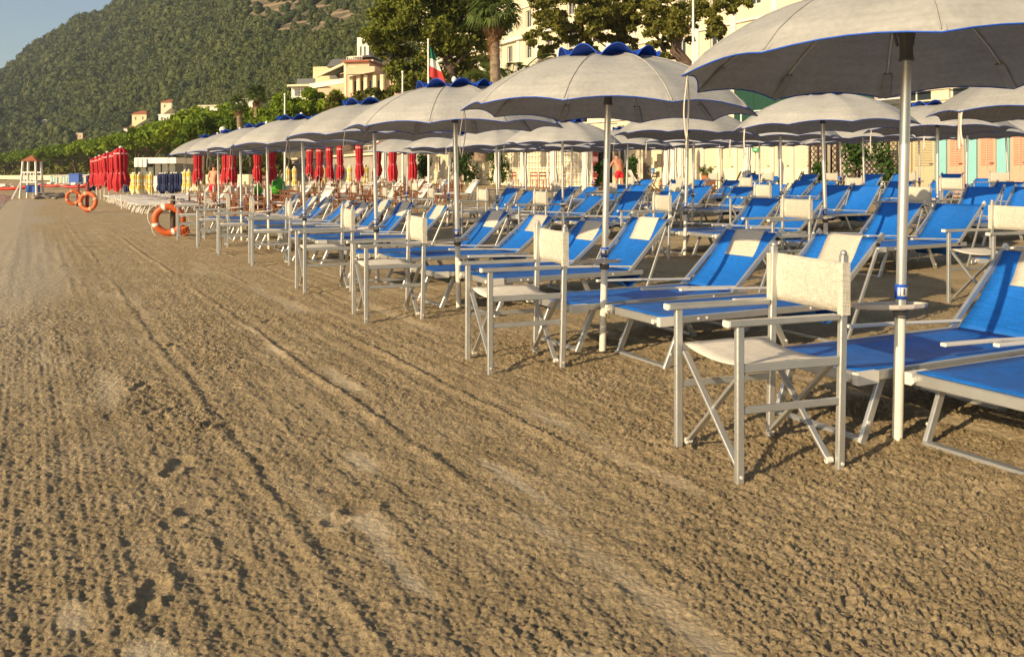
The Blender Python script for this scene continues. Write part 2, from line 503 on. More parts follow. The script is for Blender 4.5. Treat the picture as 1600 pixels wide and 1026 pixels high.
def sand_mat():
    m = bpy.data.materials.new('raked_sand'); m.use_nodes = True
    nt = m.node_tree; b = nt.nodes['Principled BSDF']; L = nt.links.new
    gm = nt.nodes.new('ShaderNodeNewGeometry')
    def noise(scale, det, rough=.6):
        n = nt.nodes.new('ShaderNodeTexNoise'); n.inputs['Scale'].default_value = scale
        n.inputs['Detail'].default_value = det; n.inputs['Roughness'].default_value = rough
        L(gm.outputs['Position'], n.inputs['Vector']); return n.outputs['Fac']
    def ramp(f, a, b_, p0=.3, p1=.7):
        r = nt.nodes.new('ShaderNodeValToRGB'); r.color_ramp.elements[0].position = p0; r.color_ramp.elements[1].position = p1
        r.color_ramp.elements[0].color = (*a, 1); r.color_ramp.elements[1].color = (*b_, 1); L(f, r.inputs[0]); return r.outputs[0]
    def mixc(f, a, b_, mode='MIX'):
        x = nt.nodes.new('ShaderNodeMix'); x.data_type = 'RGBA'; x.blend_type = mode
        if isinstance(f, (int, float)): x.inputs[0].default_value = f
        else: L(f, x.inputs[0])
        L(a, x.inputs[6]) if not isinstance(a, tuple) else setattr(x.inputs[6], 'default_value', (*a, 1))
        L(b_, x.inputs[7]) if not isinstance(b_, tuple) else setattr(x.inputs[7], 'default_value', (*b_, 1))
        return x.outputs[2]
    base = ramp(noise(2.2, 4), (.475, .36, .205), (.63, .49, .30))
    grain = ramp(noise(330, 3, .8), (.62, .62, .62), (1.18, 1.16, 1.12), .28, .75)
    c = mixc(1.0, base, grain, 'MULTIPLY')
    mid = ramp(noise(38, 3, .7), (.80, .79, .78), (1.10, 1.10, 1.08), .3, .7)
    c = mixc(1.0, c, mid, 'MULTIPLY')
    at = nt.nodes.new('ShaderNodeAttribute'); at.attribute_name = 'crust'
    c = mixc(at.outputs['Fac'], c, (.475, .375, .235))
    aw = nt.nodes.new('ShaderNodeAttribute'); aw.attribute_name = 'wet'
    c = mixc(aw.outputs['Fac'], c, (.45, .365, .245))
    L(c, b.inputs['Base Color'])
    mr = nt.nodes.new('ShaderNodeMapRange'); mr.inputs[3].default_value = .92; mr.inputs[4].default_value = .8
    L(aw.outputs['Fac'], mr.inputs[0]); L(mr.outputs[0], b.inputs['Roughness'])
    b.inputs['Specular IOR Level'].default_value = .25
    # fine relief only: grains and crumbs
    vo = nt.nodes.new('ShaderNodeTexVoronoi'); vo.inputs['Scale'].default_value = 74
    L(gm.outputs['Position'], vo.inputs['Vector'])
    ad = nt.nodes.new('ShaderNodeMath'); ad.operation = 'MULTIPLY_ADD'; ad.inputs[1].default_value = -.7
    L(vo.outputs['Distance'], ad.inputs[0]); L(noise(260, 4, .7), ad.inputs[2])
    iv = nt.nodes.new('ShaderNodeMapRange'); iv.inputs[3].default_value = 1.0; iv.inputs[4].default_value = .25
    L(at.outputs['Fac'], iv.inputs[0])
    bp = nt.nodes.new('ShaderNodeBump'); bp.inputs['Distance'].default_value = .014
    L(iv.outputs[0], bp.inputs['Strength']); L(ad.outputs[0], bp.inputs['Height']); 
    # coarser crumbs take over where the mesh gets coarse
    vo2 = nt.nodes.new('ShaderNodeTexNoise'); vo2.inputs['Scale'].default_value = 26; vo2.inputs['Detail'].default_value = 3
    L(gm.outputs['Position'], vo2.inputs['Vector'])
    b2 = nt.nodes.new('ShaderNodeBump'); b2.inputs['Distance'].default_value = .022; b2.inputs['Strength'].default_value = .55
    L(vo2.outputs['Fac'], b2.inputs['Height']); L(bp.outputs[0], b2.inputs['Normal'])
    L(b2.outputs[0], b.inputs['Normal'])
    return m
SANDM = sand_mat()
build_sand()

def far_beach():
    NR, NC = 90, 160
    ys = 44.9*(520/44.9)**(np.arange(NR+1)/NR); s = np.linspace(-1, 1, NC+1)
    Y, S = np.meshgrid(ys, s, indexing='ij'); X = S*(.9*Y+6)
    x = X.ravel(); y = Y.ravel()
    z = gza(x, y) + .10*(fbm(x*.5, y*.5, 5, 3)-.5) - .03
    V = np.stack([x, y, z], 1)
    i, j = np.meshgrid(np.arange(NR), np.arange(NC), indexing='ij'); a = (i*(NC+1)+j).ravel()
    me = np_mesh('far_beach', V, np.stack([a, a+1, a+NC+2, a+NC+1], 1), SANDM, True)
    link('far_beach', me, kind='structure')
    # beach around and behind the camera
    xs = np.linspace(-30, 40, 141); yy = np.linspace(-25, 46, 143)
    X, Y = np.meshgrid(xs, yy, indexing='ij'); x = X.ravel(); y = Y.ravel()
    z = gza(x, y) - .07
    V = np.stack([x, y, z], 1); n = len(yy)
    i, j = np.meshgrid(np.arange(len(xs)-1), np.arange(n-1), indexing='ij'); a = (i*n+j).ravel()
    link('beach', np_mesh('beach', V, np.stack([a, a+n, a+n+1, a+1], 1), SANDM, True), kind='structure')
far_beach()

wm = mat('sea_water', (.05, .085, .09), .08, spec=.6)
nt = wm.node_tree
wv = nt.nodes.new('ShaderNodeTexNoise'); wv.inputs['Scale'].default_value = 1.6; wv.inputs['Detail'].default_value = 5
gm_ = nt.nodes.new('ShaderNodeNewGeometry'); nt.links.new(gm_.outputs['Position'], wv.inputs['Vector'])
wb = nt.nodes.new('ShaderNodeBump'); wb.inputs['Strength'].default_value = .5; wb.inputs['Distance'].default_value = .12
nt.links.new(wv.outputs['Fac'], wb.inputs['Height']); nt.links.new(wb.outputs[0], nt.nodes['Principled BSDF'].inputs['Normal'])
w = MB(); w.add([(-3000,-400,-.052),(2000,-400,-.052),(2000,3500,-.052),(-3000,3500,-.052)], [(0,1,2,3)])
w.build('sea', wm, kind='structure')
w = MB(); w.add([(-4000,-1500,-1.9),(4000,-1500,-1.9),(4000,5000,-1.9),(-4000,5000,-1.9)], [(0,1,2,3)])
w.build('ground', PROM, kind='structure')

# ------------------------------------------------------------------ hills
A_ = np.array([-1.2, -.72, -.597, -.56, -.541, -.507, -.48, -.42, -.3, -.1, .1, .7, 1.2])
H_ = np.array([.02, .060, .120, .145, .156, .175, .188, .235, .34, .40, .42, .36, .3])*700
D0A = np.array([-1.2, -.7, -.45, -.3, -.15, .1, .7, 1.2]); D0V = np.array([420, 330, 250, 150, 78, 66, 60, 60.])
def terr(x, y):
    a = x/np.maximum(y, 1.0)
    H = np.interp(a, A_, H_) + 1.5*np.sin(a*110) + 2*np.sin(a*47+1)
    d0 = np.interp(a, D0A, D0V)
    t = np.clip((y-d0)/(700-d0), 0, 1.0)
    back = np.clip((y-700)/500, 0, 1)
    z = 1.0 + H*t**1.25*(1-back**2)
    gul = fbm(x*.012+3, y*.012, 7, 4)-.5
    z += gul*34*np.clip(t*3, 0, 1)*np.clip((.97-t)*6, 0, 1)
    return z
def hill_at(px, py, d0=60):
    a = (px-800)/1340; e = (275-py)/1340
    for Y in np.arange(d0, 700, 1.0):
        if float(terr(np.array([a*Y]), np.array([Y]))[0]) > 1.25 + e*Y:
            return Vector((a*Y, Y, 1.25+e*Y))
    return Vector((a*600, 600, 1.25+e*600))
def hill_mat():
    m = bpy.data.materials.new('hillside_soil'); m.use_nodes = True
    nt = m.node_tree; b = nt.nodes['Principled BSDF']; b.inputs['Roughness'].default_value = .95
    L = nt.links.new
    gm = nt.nodes.new('ShaderNodeNewGeometry')
    n = nt.nodes.new('ShaderNodeTexNoise'); n.inputs['Scale'].default_value = .07; n.inputs['Detail'].default_value = 8; n.inputs['Roughness'].default_value = .7
    L(gm.outputs['Position'], n.inputs['Vector'])
    r = nt.nodes.new('ShaderNodeValToRGB'); r.color_ramp.elements[0].position = .40; r.color_ramp.elements[1].position = .60
    r.color_ramp.elements[0].color = (.045, .050, .022, 1); r.color_ramp.elements[1].color = (.17, .13, .075, 1)
    L(n.outputs['Fac'], r.inputs[0])
    # dry stone terraces: bands by height
    sp = nt.nodes.new('ShaderNodeSeparateXYZ'); L(gm.outputs['Position'], sp.inputs[0])
    n2 = nt.nodes.new('ShaderNodeTexNoise'); n2.inputs['Scale'].default_value = .02; L(gm.outputs['Position'], n2.inputs['Vector'])
    ma = nt.nodes.new('ShaderNodeMath'); ma.operation = 'MULTIPLY_ADD'; ma.inputs[1].default_value = 16; L(n2.outputs['Fac'], ma.inputs[0]); L(sp.outputs[2], ma.inputs[2])
    sn = nt.nodes.new('ShaderNodeMath'); sn.operation = 'SINE'
    mu = nt.nodes.new('ShaderNodeMath'); mu.operation = 'MULTIPLY'; mu.inputs[1].default_value = 1.75
    L(ma.outputs[0], mu.inputs[0]); L(mu.outputs[0], sn.inputs[0])
    mr = nt.nodes.new('ShaderNodeMapRange'); mr.inputs[1].default_value = .2; mr.inputs[2].default_value = .9; L(sn.outputs[0], mr.inputs[0])
    at = nt.nodes.new('ShaderNodeAttribute'); at.attribute_name = 'terrace'
    mm = nt.nodes.new('ShaderNodeMath'); mm.operation = 'MULTIPLY'; L(mr.outputs[0], mm.inputs[0]); L(at.outputs['Fac'], mm.inputs[1])
    mx = nt.nodes.new('ShaderNodeMix'); mx.data_type = 'RGBA'; L(mm.outputs[0], mx.inputs[0]); L(r.outputs[0], mx.inputs[6]); mx.inputs[7].default_value = (.28, .20, .12, 1)
    L(mx.outputs[2], b.inputs['Base Color'])
    bp = nt.nodes.new('ShaderNodeBump'); bp.inputs['Distance'].default_value = 3; bp.inputs['Strength'].default_value = .6
    L(n.outputs['Fac'], bp.inputs['Height']); L(bp.outputs[0], b.inputs['Normal'])
    return m
def bare(a, e):
    """bare ground as fractions, by bearing and slope: terraces high up and the cut at far left"""
    t = np.clip((1.1-((a+.245)/.072)**2-((e-.193)/.033)**2)*2.5, 0, 1)
    t2 = np.clip(1.1-((a+.60)/.022)**2-((e-.052)/.016)**2, 0, 1)
    t3 = np.clip(1.1-((a+.235)/.05)**2-((e-.188)/.014)**2, 0, 1)
    return np.maximum(np.maximum(t, t2), t3)
def build_hill():
    NA, NY = 260, 220
    a = np.linspace(-1.15, 1.15, NA+1); ys = 52*(1150/52)**(np.arange(NY+1)/NY)
    Aa, Y = np.meshgrid(a, ys, indexing='ij'); X = Aa*Y
    x = X.ravel(); y = Y.ravel(); z = terr(x, y)
    d0 = np.interp(x/y, D0A, D0V)
    z = np.where(y < d0, -1.0, z)
    V = np.stack([x, y, z], 1); n = NY+1
    i, j = np.meshgrid(np.arange(NA), np.arange(NY), indexing='ij'); q = (i*n+j).ravel()
    me = np_mesh('hillside', V, np.stack([q, q+n, q+n+1, q+1], 1), hill_mat(), True)
    at = me.attributes.new('terrace', 'FLOAT', 'POINT')
    at.data.foreach_set('value', bare(x/y, (z-1.25)/y).astype(np.float32))
    link('hillside', me, kind='structure')
build_hill()

def ico(sub):
    bm = bmesh.new(); bmesh.ops.create_icosphere(bm, subdivisions=sub, radius=1.0)
    v = np.array([p.co[:] for p in bm.verts]); f = np.array([[q.index for q in p.verts] for p in bm.faces]); bm.free()
    return v, f
HOUSES = [(220,183,30,22), (262,168,24,20), (265,190,34,16), (208,203,26,10), (125,216,22,8), (330,172,50,20), (385,165,34,16), (70,191,12,6),(318,176,30,14), (300,188,14,10)]
def leafy(r, n, size, base=True, sz=(1,1,1)):
    """crown of radius 1: a dark lumpy core and n leaf clumps standing off it"""
    v0, f0 = ico(2)
    v = v0*(1+r.uniform(-.22, .12, (len(v0),1)))*.88
    d = r.normal(size=(n,3)); d /= np.linalg.norm(d, axis=1)[:,None]; d[:,2] = np.abs(d[:,2])*.9-.15
    c = d*(.80+r.uniform(-.12, .28, (n,1)))
    q = r.normal(size=(n,3,3))*size*.6
    V = np.concatenate([v if base else v[:0], (c[:,None,:]+q).reshape(-1,3)])
    o = len(v) if base else 0
    F = np.concatenate([f0 if base else f0[:0], o+np.arange(n*3).reshape(-1,3)])
    return V*np.array(sz), F
def build_wood():
    r = np.random.default_rng(5)
    kinds = []
    wc = bpy.data.collections.new('wood_crowns')
    for k, (n, size, sz) in enumerate(((190,.25,(1,1,1.15)), (180,.27,(1.15,1,.9)), (200,.23,(.8,.85,1.7)), (180,.27,(1,1.1,1.2)))):
        V, F = leafy(r, n, size, True, sz)
        o = bpy.data.objects.new('wood_crown', np_mesh('wood_crown', V, F, WOODF))
        wc.objects.link(o)
    N = 210000
    a = r.uniform(-.70, .10, N); t = r.uniform(0, 1, N)
    d0 = np.interp(a, D0A, D0V)
    y = d0 + 4 + t*(712-d0)
    keep = r.uniform(0, 1, len(y)) < (y/712)*.8
    a = a[keep]; y = y[keep]
    x = a*y; z = terr(x, y); e = (z-1.25)/y
    vis = (e < .27) & (r.uniform(0,1,len(y)) > bare(a, e)*.90)
    vis &= fbm(x*.03, y*.03, 77, 3) > .18
    px = 800+1340*a; py = 275-1340*e
    for (hx, hy, w, h) in HOUSES:
        vis &= ~((np.abs(px-hx) < w*.66) & (py > hy-h*.15) & (py < hy+h*1.5+13) & (y > 120))
    vis &= ~((px > 425) & (px < 640) & (py > 70) & (y < 175))
    x, y, z = x[vis], y[vis], z[vis]
    n = len(x); print('wood trees', n)
    patch = fbm(x*.012, y*.012, 78, 3)
    s = r.uniform(.85, 2.25, n)*np.clip(y/380, .6, 1.15)*np.where(r.uniform(0,1,n) < .07, 1.6, 1)*(.75+.5*patch)
    me = bpy.data.meshes.new('hillside_wood')
    V = np.stack([x, y, z + s*.8], 1)
    me.vertices.add(n); me.vertices.foreach_set('co', V.astype(np.float32).ravel())
    at = me.attributes.new('crown_size', 'FLOAT', 'POINT'); at.data.foreach_set('value', s.astype(np.float32))
    me.update()
    o = link('hillside_wood', me, kind='stuff', label='dense mixed wood of oaks and pines covering the hillside')
    ng = bpy.data.node_groups.new('scatter_crowns', 'GeometryNodeTree')
    ng.interface.new_socket('Geometry', in_out='INPUT', socket_type='NodeSocketGeometry')
    ng.interface.new_socket('Geometry', in_out='OUTPUT', socket_type='NodeSocketGeometry')
    gi = ng.nodes.new('NodeGroupInput'); go = ng.nodes.new('NodeGroupOutput')
    ci = ng.nodes.new('GeometryNodeCollectionInfo'); ci.inputs[0].default_value = wc
    ci.inputs['Separate Children'].default_value = True; ci.inputs['Reset Children'].default_value = True
    ip = ng.nodes.new('GeometryNodeInstanceOnPoints'); ip.inputs['Pick Instance'].default_value = True
    at = ng.nodes.new('GeometryNodeInputNamedAttribute'); at.data_type = 'FLOAT'; at.inputs[0].default_value = 'crown_size'
    rv = ng.nodes.new('FunctionNodeRandomValue'); rv.data_type = 'FLOAT_VECTOR'
    rv.inputs[0].default_value = (-.15,-.15,0); rv.inputs[1].default_value = (.15,.15,6.28)
    ri = ng.nodes.new('FunctionNodeRandomValue'); ri.data_type = 'INT'
    [q for q in ri.inputs if q.name == 'Min' and q.enabled][0].default_value = 0
    [q for q in ri.inputs if q.name == 'Max' and q.enabled][0].default_value = 3
    L = ng.links.new
    L(gi.outputs[0], ip.inputs['Points']); L(ci.outputs[0], ip.inputs['Instance'])
    L([q for q in at.outputs if q.enabled][0], ip.inputs['Scale']); L([q for q in rv.outputs if q.enabled][0], ip.inputs['Rotation'])
    L([q for q in ri.outputs if q.enabled][0], ip.inputs['Instance Index'])
    L(ip.outputs[0], go.inputs[0])
    md = o.modifiers.new('scatter', 'NODES'); md.node_group = ng
build_wood()

# promenade behind the cabins
pm = MB()
def uvp(u, v, z): x, y = from_uv(u, v); return (x, y, z)
pm.add([uvp(26.6,-20,3.0), uvp(26.6,105,3.0), uvp(70,105,3.0), uvp(70,-20,3.0)], [(0,1,2,3)])
pm.add([uvp(26.6,-20,-.5), uvp(26.6,105,-.5), uvp(26.6,105,3.0), uvp(26.6,-20,3.0)], [(0,1,2,3)])
pm.add([uvp(26.6,105,-.5), uvp(70,105,-.5), uvp(70,105,3.0), uvp(26.6,105,3.0)], [(0,1,2,3)])
pm.build('promenade', PROM, kind='structure')

ORD = ['first','second','third','fourth','fifth','sixth','seventh','eighth','ninth','tenth','eleventh','twelfth']
# ================================================================== DIRECTOR CHAIR
def director_chair(am=ALU, bm_=CREAM, sm=SEATC, name='director_chair', near=True):
    """local x: front to back, y: width, front legs at x=-.235"""
    t = empty(name)
    D, W = .25, .24
    for sx in (-1, 1):
        for sy in (-1, 1):
            top = .64 if sx < 0 else .915
            tx_ = sx*D + (.018 if sx > 0 else 0); bx_ = sx*D + (-.004 if sx > 0 else 0)
            m = MB().bar((bx_, sy*W, -.02), (tx_, sy*W, top), .027, .036, (1,0,0))
            if sx > 0: m.lathe([(0,.0),(.014,0),(.014,.012),(.009,.019),(0,.021)], 8, (tx_, sy*W, top))
            lg = m.build('leg', am, t)
            if near:
                MB().lathe([(0,.0),(.006,0),(.006,.004),(0,.006)], 6, (0,0,0)).tube([(sx*D, sy*(W+.0135), .035), (sx*D, sy*(W+.018), .035)], .007, 8).build('rivet', PLASTIC, lg)
    for sy in (-1, 1):
        ar = MB().bar((-D-.055, sy*W, .655), (D-.02, sy*W, .655), .045, .024, (0,0,1)).build('armrest', am, t)
        MB().bar((-D-.064, sy*W, .655), (-D-.054, sy*W, .655), .047, .027, (0,0,1)).build('end_cap', PLASTIC, ar)
        MB().bar((-D+.014, sy*W, .470), (D-.014, sy*W, .470), .020, .036, (0,0,1)).build('seat_rail', am, t)
        MB().bar((-D+.014, sy*W, .300), (D-.014, sy*W, .300), .018, .030, (0,0,1)).build('stretcher', am, t)
    for sx in (-1, 1):
        x0 = sx*(D-.030)
        for q in (-1, 1):
            xx = x0 + q*.009
            cb = MB().bar((xx, -q*(W-.026), .452), (xx, q*(W-.024), .045), .014, .030, (1,0,0)).build('cross_brace', am, t)
            if near:
                MB().tube([(xx-.014, q*(W-.024), .045), (xx+.014, q*(W-.024), .045)], .014, 8).build('pivot', PLASTIC, cb)
    # seat sags between its rails; wraps the rails
    def seat(i, j):
        y = -W+.008 + (2*W-.016)*j
        return (-D+.03 + (2*D-.06)*i, y, .490 - .026*(1-(2*j-1)**2)**.8 - .004*math.cos(i*6.28))
    MB().slab(seat, 6, 12, .004).build('seat', sm, t)
    def back(i, j):
        y = -W-.017 + (2*W+.034)*j
        bow = .016*(1-(2*j-1)**4)
        return (D+.014+.022*(1 if abs(2*j-1) < .97 else -.2) + bow - .012*math.sin(i*3.14), y, .660 + .225*i - .006*(1-(2*j-1)**2)*(1 if i > .9 else 0))
    b = MB().slab(back, 6, 14, .004, (1,0,0))
    bo = b.build('backrest', bm_, t)
    for sy in (-1, 1):
        MB().box(D-.006, D+.034, sy*(W+.006)-.016, sy*(W+.006)+.016, .662, .883).build('side_hem', bm_, bo)
    return t

# ================================================================== SUN LOUNGER
LS, LH, LW = 1.55, .325, .305      # hinge, rail height, half width
BT = (2.00, .765)                  # top of the backrest
def sun_lounger(headrest=True, name='sun_lounger', am=ALU, fab=BLUE):
    t = empty(name)
    for sy in (-1, 1):
        y = sy*LW
        f = MB().bar((.02, y, LH-.012), (LS+.10, y, LH-.012), .024, .046)
        fo = f.build('side_rail', am, t)
        for xb in (.30, .37, 1.30):
            MB().tube([(xb, y+sy*.010, LH-.012), (xb, y+sy*.017, LH-.012)], .009, 8).build('bolt', PLASTIC, fo)
    e = MB().bar((.0, -LW-.012, LH-.014), (.0, LW+.012, LH-.014), .026, .052).build('foot_rail', am, t)
    for sy in (-1, 1):
        MB().box(-.017, .12, sy*(LW+.004)-.018, sy*(LW+.004)+.018, LH-.043, LH+.014).build('corner_cap', PLASTIC, e)
        MB().tube([(-.016, sy*(LW-.03), LH-.014), (-.040, sy*(LW-.03), LH-.014)], .017, 8).build('end_cap', PLASTIC, e)
    # legs: a slanting U at the foot, another in the middle, the long struts behind
    for (xt, xb, zt, ins) in ((.20, .06, LH-.03, .03), (.98, 1.16, LH-.03, .05)):
        lg = MB()
        for sy in (-1, 1):
            MB_ = MB().bar((xt, sy*(LW-ins), zt), (xb, sy*(LW-ins), -.01), .022, .044, (1,0,0))
            o = MB_.build('leg', am, t)
            MB().tube([(xb+.25*(xt-xb)-.0, sy*(LW-ins+.010), .09), (xb+.25*(xt-xb), sy*(LW-ins+.018), .09)], .009, 8).build('bolt', PLASTIC, o)
        MB().bar((xb, -LW+ins, .012), (xb, LW-ins, .012), .046, .018).build('ground_bar', am, t)
    d = Vector((BT[0]-LS, 0, BT[1]-LH)); L = d.length; d.normalize()
    nrm = Vector((-d.z, 0, d.x))
    for sy in (-1, 1):
        y = sy*(LW+.001)
        a = Vector((LS-.05, y, LH)) - d*.02; b = Vector((BT[0], y, BT[1])) + d*.05
        bo = MB().bar(a, b, .022, .040, (-d.z,0,d.x)).build('back_rail', am, t)
        MB().bar(b - d*.03, b + d*.012, .028, .046, (-d.z,0,d.x)).build('end_cap', PLASTIC, bo)
        MB().tube([b - d*.09 + Vector((0,sy*.010,0)), b - d*.09 + Vector((0,sy*.020,0))], .016, 10).build('pivot', DARK, bo)
        s2 = Vector((BT[0]-.05, sy*(LW+.028), BT[1]-.06))
        MB().bar(s2, (LS+.06, sy*(LW+.028), -.01), .016, .028, (1,0,0)).build('rear_leg', am, t)
        # armrest folded forward
        MB().bar((.62, sy*(LW-.012), LH+.085), (1.06, sy*(LW-.012), LH+.070), .034, .018).bar((1.06, sy*(LW-.012), LH+.070), (LS+.02, sy*(LW-.012), LH+.045), .022, .016).build('armrest', PLASTIC, t)
    MB().bar((LS+.06, -LW-.02, .03), (LS+.06, LW+.02, .03), .02, .02).build('ground_bar', am, t)
    MB().tube([(BT[0], -LW, BT[1]-.0), (BT[0], LW, BT[1]-.0)], .010, 8).build('top_bar', am, t)
    hw = LW-.010
    def bed(i, j):
        y = (2*j-1)*hw
        x = .02 + (LS-.0)*i
        return (x, y, LH+.016 - .020*(1-(2*j-1)**2)*math.sin(math.pi*min(1, i*1.0))**.5 - .014*i)
    MB().slab(bed, 14, 8, .005).build('bed_fabric', fab, t)
    p0 = Vector((LS+.01, 0, LH+.0)); p1 = Vector((BT[0], 0, BT[1]+.010))
    def back(i, j):
        y = (2*j-1)*(hw-.004)
        p = p0.lerp(p1, i) - nrm*(-.010 + .045*math.sin(math.pi*i)*(1-.5*(2*j-1)**2))
        return (p.x, y, p.z)
    MB().slab(back, 14, 8, .005, nrm).build('back_fabric', fab, t)
    def pouch(i, j):
        a = math.pi*i
        return (LS-.16+.30*i, (2*j-1)*(hw-.05), LH-.02-.13*math.sin(a)-.01*math.sin(j*9))
    MB().slab(pouch, 8, 4, .004).build('fabric_sling', fab, t)
    if headrest:
        def hr(i, j):
            y = (2*j-1)*.165
            s = 1.03 - .44*i
            if i < .12:
                q = i/.12
                p = p1 + d*.022*(1) + nrm*(-.03+.040*q) ; p = p + d*(.004*math.sin(q*3.1))
            else:
                s = 1.02 - .46*(i-.12)
                sag = .045*math.sin(math.pi*min(1, s))
                p = p0.lerp(p1, s) - nrm*(-.018 + sag*.95)
            return (p.x, y + .006*math.sin(i*5), p.z)
        ho = MB().slab(hr, 16, 6, .006, nrm).build('headrest', HEADC, t)
    return t

# ================================================================== PARASOL
CR, CZ0, CZ1 = 1.055, 1.715, 2.105
NP = 10
def cprof(r):   # r 0..1
    return CZ0 + (CZ1-CZ0)*(1-r**2.4) - .018*max(0, (r-.9)/.1)
def canopy_pt(r, ang, off=0.0):
    """r 0..1, angle; scalloped between the ribs"""
    k = ang/(2*math.pi/NP); f = k - math.floor(k); m = 1-(2*f-1)**2
    rr = r*CR*(1 - .075*m*r)
    z = cprof(r) + .034*m*r**4 - .026*m*math.sin(math.pi*min(1, r*1.05))**1 + off
    return (rr*math.cos(ang), rr*math.sin(ang), z)
DIGITS = {}
def digit_mesh(ch):
    if ch not in DIGITS:
        cu = bpy.data.curves.new('digit', 'FONT'); cu.body = ch; cu.size = .040; cu.align_x = 'CENTER'; cu.align_y = 'CENTER'
        cu.extrude = .0005; cu.offset = .0012
        to = bpy.data.objects.new('digit', cu); COL.objects.link(to)
        bpy.context.view_layer.update()
        me = bpy.data.meshes.new_from_object(to.evaluated_get(bpy.context.evaluated_depsgraph_get()))
        bpy.data.objects.remove(to); me.materials.clear(); me.materials.append(NAVY)
        DIGITS[ch] = me
    return DIGITS[ch]
def parasol(detail=2, name='parasol', strap=True):
    t = empty(name)
    MB().tube([(0,0,-.05), (0,0,.60)], .0245, 14).build('ground_pole', WPOLE, t)
    MB().tube([(0,0,.60), (0,0,1.98)], .0235, 14).build('pole', ALU2, t)
    co = MB().lathe([(.0, .585), (.030, .585), (.032, .592), (.032, .600), (.034, .602), (.034, .622), (.0, .622)], 14).build('collar', HUB, t)
    # tray
    m = MB(); n = 14
    def tr(z, s): return [(-.05+.17*s*math.cos(2*math.pi*k/n+.2), .105*s*math.sin(2*math.pi*k/n+.2), z-.07*s*math.sin(2*math.pi*k/n+.2)*.105+.05*(.17*s*math.cos(2*math.pi*k/n+.2))) for k in range(n)]
    vs = tr(.628, .96)+tr(.634, 1)+tr(.650, 1.02)+tr(.650, .96)+tr(.640, .93)
    fs = [tuple(range(n))[::-1]] + [(r*n+k, r*n+(k+1)%n, (r+1)*n+(k+1)%n, (r+1)*n+k) for r in range(4) for k in range(n)] + [tuple(range(4*n, 5*n))]
    m.add(vs, fs); m.build('tray', TRAYM, t)
    MB().lathe([(.0,.672),(.0270,.672),(.0270,.742),(.0,.742)], 14).build('number_band', BLUETRIM, t)
    # canopy
    NA, NR = NP*6, 10
    def cp(i, j):
        return canopy_pt(.02+.98*i, j*2*math.pi)
    m = MB(); m.grid(lambda i, j: cp(i, j), NR, NA)
    co = m.build('canopy', CANOPY, t)
    pts = [Vector(canopy_pt(1.0, 2*math.pi*k/NA, .0)) for k in range(NA+1)]
    MB().tube(pts, .0036, 5, False).build('edge_trim', BLUETRIM, co)
    if detail > 1:
        for k in range(NP):   # stitched seams over the ribs
            a = 2*math.pi*k/NP
            MB().tube([Vector(canopy_pt(r, a, .0015)) for r in np.linspace(.25, .99, 9)], .0035, 4, False).build('seam', CANOPY, co)
    MB().lathe([(.0,1.755),(.034,1.755),(.036,1.762),(.033,1.768),(.030,1.775),(.029,1.86),(.045,1.90),(.046,1.93),(.02,1.95),(0,1.95)], 14).build('hub', HUB, t)
    if detail > 0:
        for k in range(NP):
            a = 2*math.pi*k/NP
            o = MB().tube([(.03*math.cos(a), .03*math.sin(a), 1.90), canopy_pt(.22, a, -.055)] + [canopy_pt(r, a, -.010) for r in (.45, .6, .75, .85, .93)], [.006,.006,.005,.005,.0045,.004,.004], 6).build('rib', RIBM, t)
            if detail > 1:
                p = Vector(canopy_pt(.985, a, -.012)); q = Vector(canopy_pt(.86, a, -.014))
                MB().bar(q, p, .046, .014).build('rib_pocket', CANOPY, o)
        for k in range(3):
            a = k*2.1+.4
            MB().bar((.038*math.cos(a), .038*math.sin(a), 1.83), (.052*math.cos(a), .052*math.sin(a), 1.90), .014, .012).build('hub_clip', HUB, t)
    # blue frilled cap
    NAc = 80
    def cap(i, j):
        a = j*2*math.pi; r = .36*i
        w = abs(math.cos(4.5*a + .3))
        z = 2.132 - .045*i + (i**3)*(.100*w**.8 - .040)
        return (r*math.cos(a), r*math.sin(a), z)
    cp_ = MB().grid(cap, 7, NAc).build('frilled_cap', BLUECAP, t)
    MB().tube([Vector(cap(1.0, k/NAc)) for k in range(NAc+1)], .004, 4, False).build('cap_trim', HEADC if False else BLUETRIM, cp_)
    MB().lathe([(0,2.14),(.018,2.142),(.026,2.165),(.022,2.185),(.010,2.197),(0,2.20)], 12).build('finial', WHITE, t)
    if strap:
        a = math.pi*1.0
        ed = Vector(canopy_pt(.99, a, .0))
        m = MB()
        for q, (w, L, dx) in enumerate(((.034, .36, .014), (.028, .33, -.022))):
            def st(i, j, q=q, w=w, L=L, dx=dx):
                return (ed.x + .010 + dx*.3 + .012*math.sin(i*4+q*2), ed.y + (j-.5)*w + dx + .016*math.sin(i*3.2+q), ed.z + .01 - L*i)
            m.slab(st, 10, 1, .0025, (1,0,0))
        m.build('tie_strap', STRAP, t)
    return t

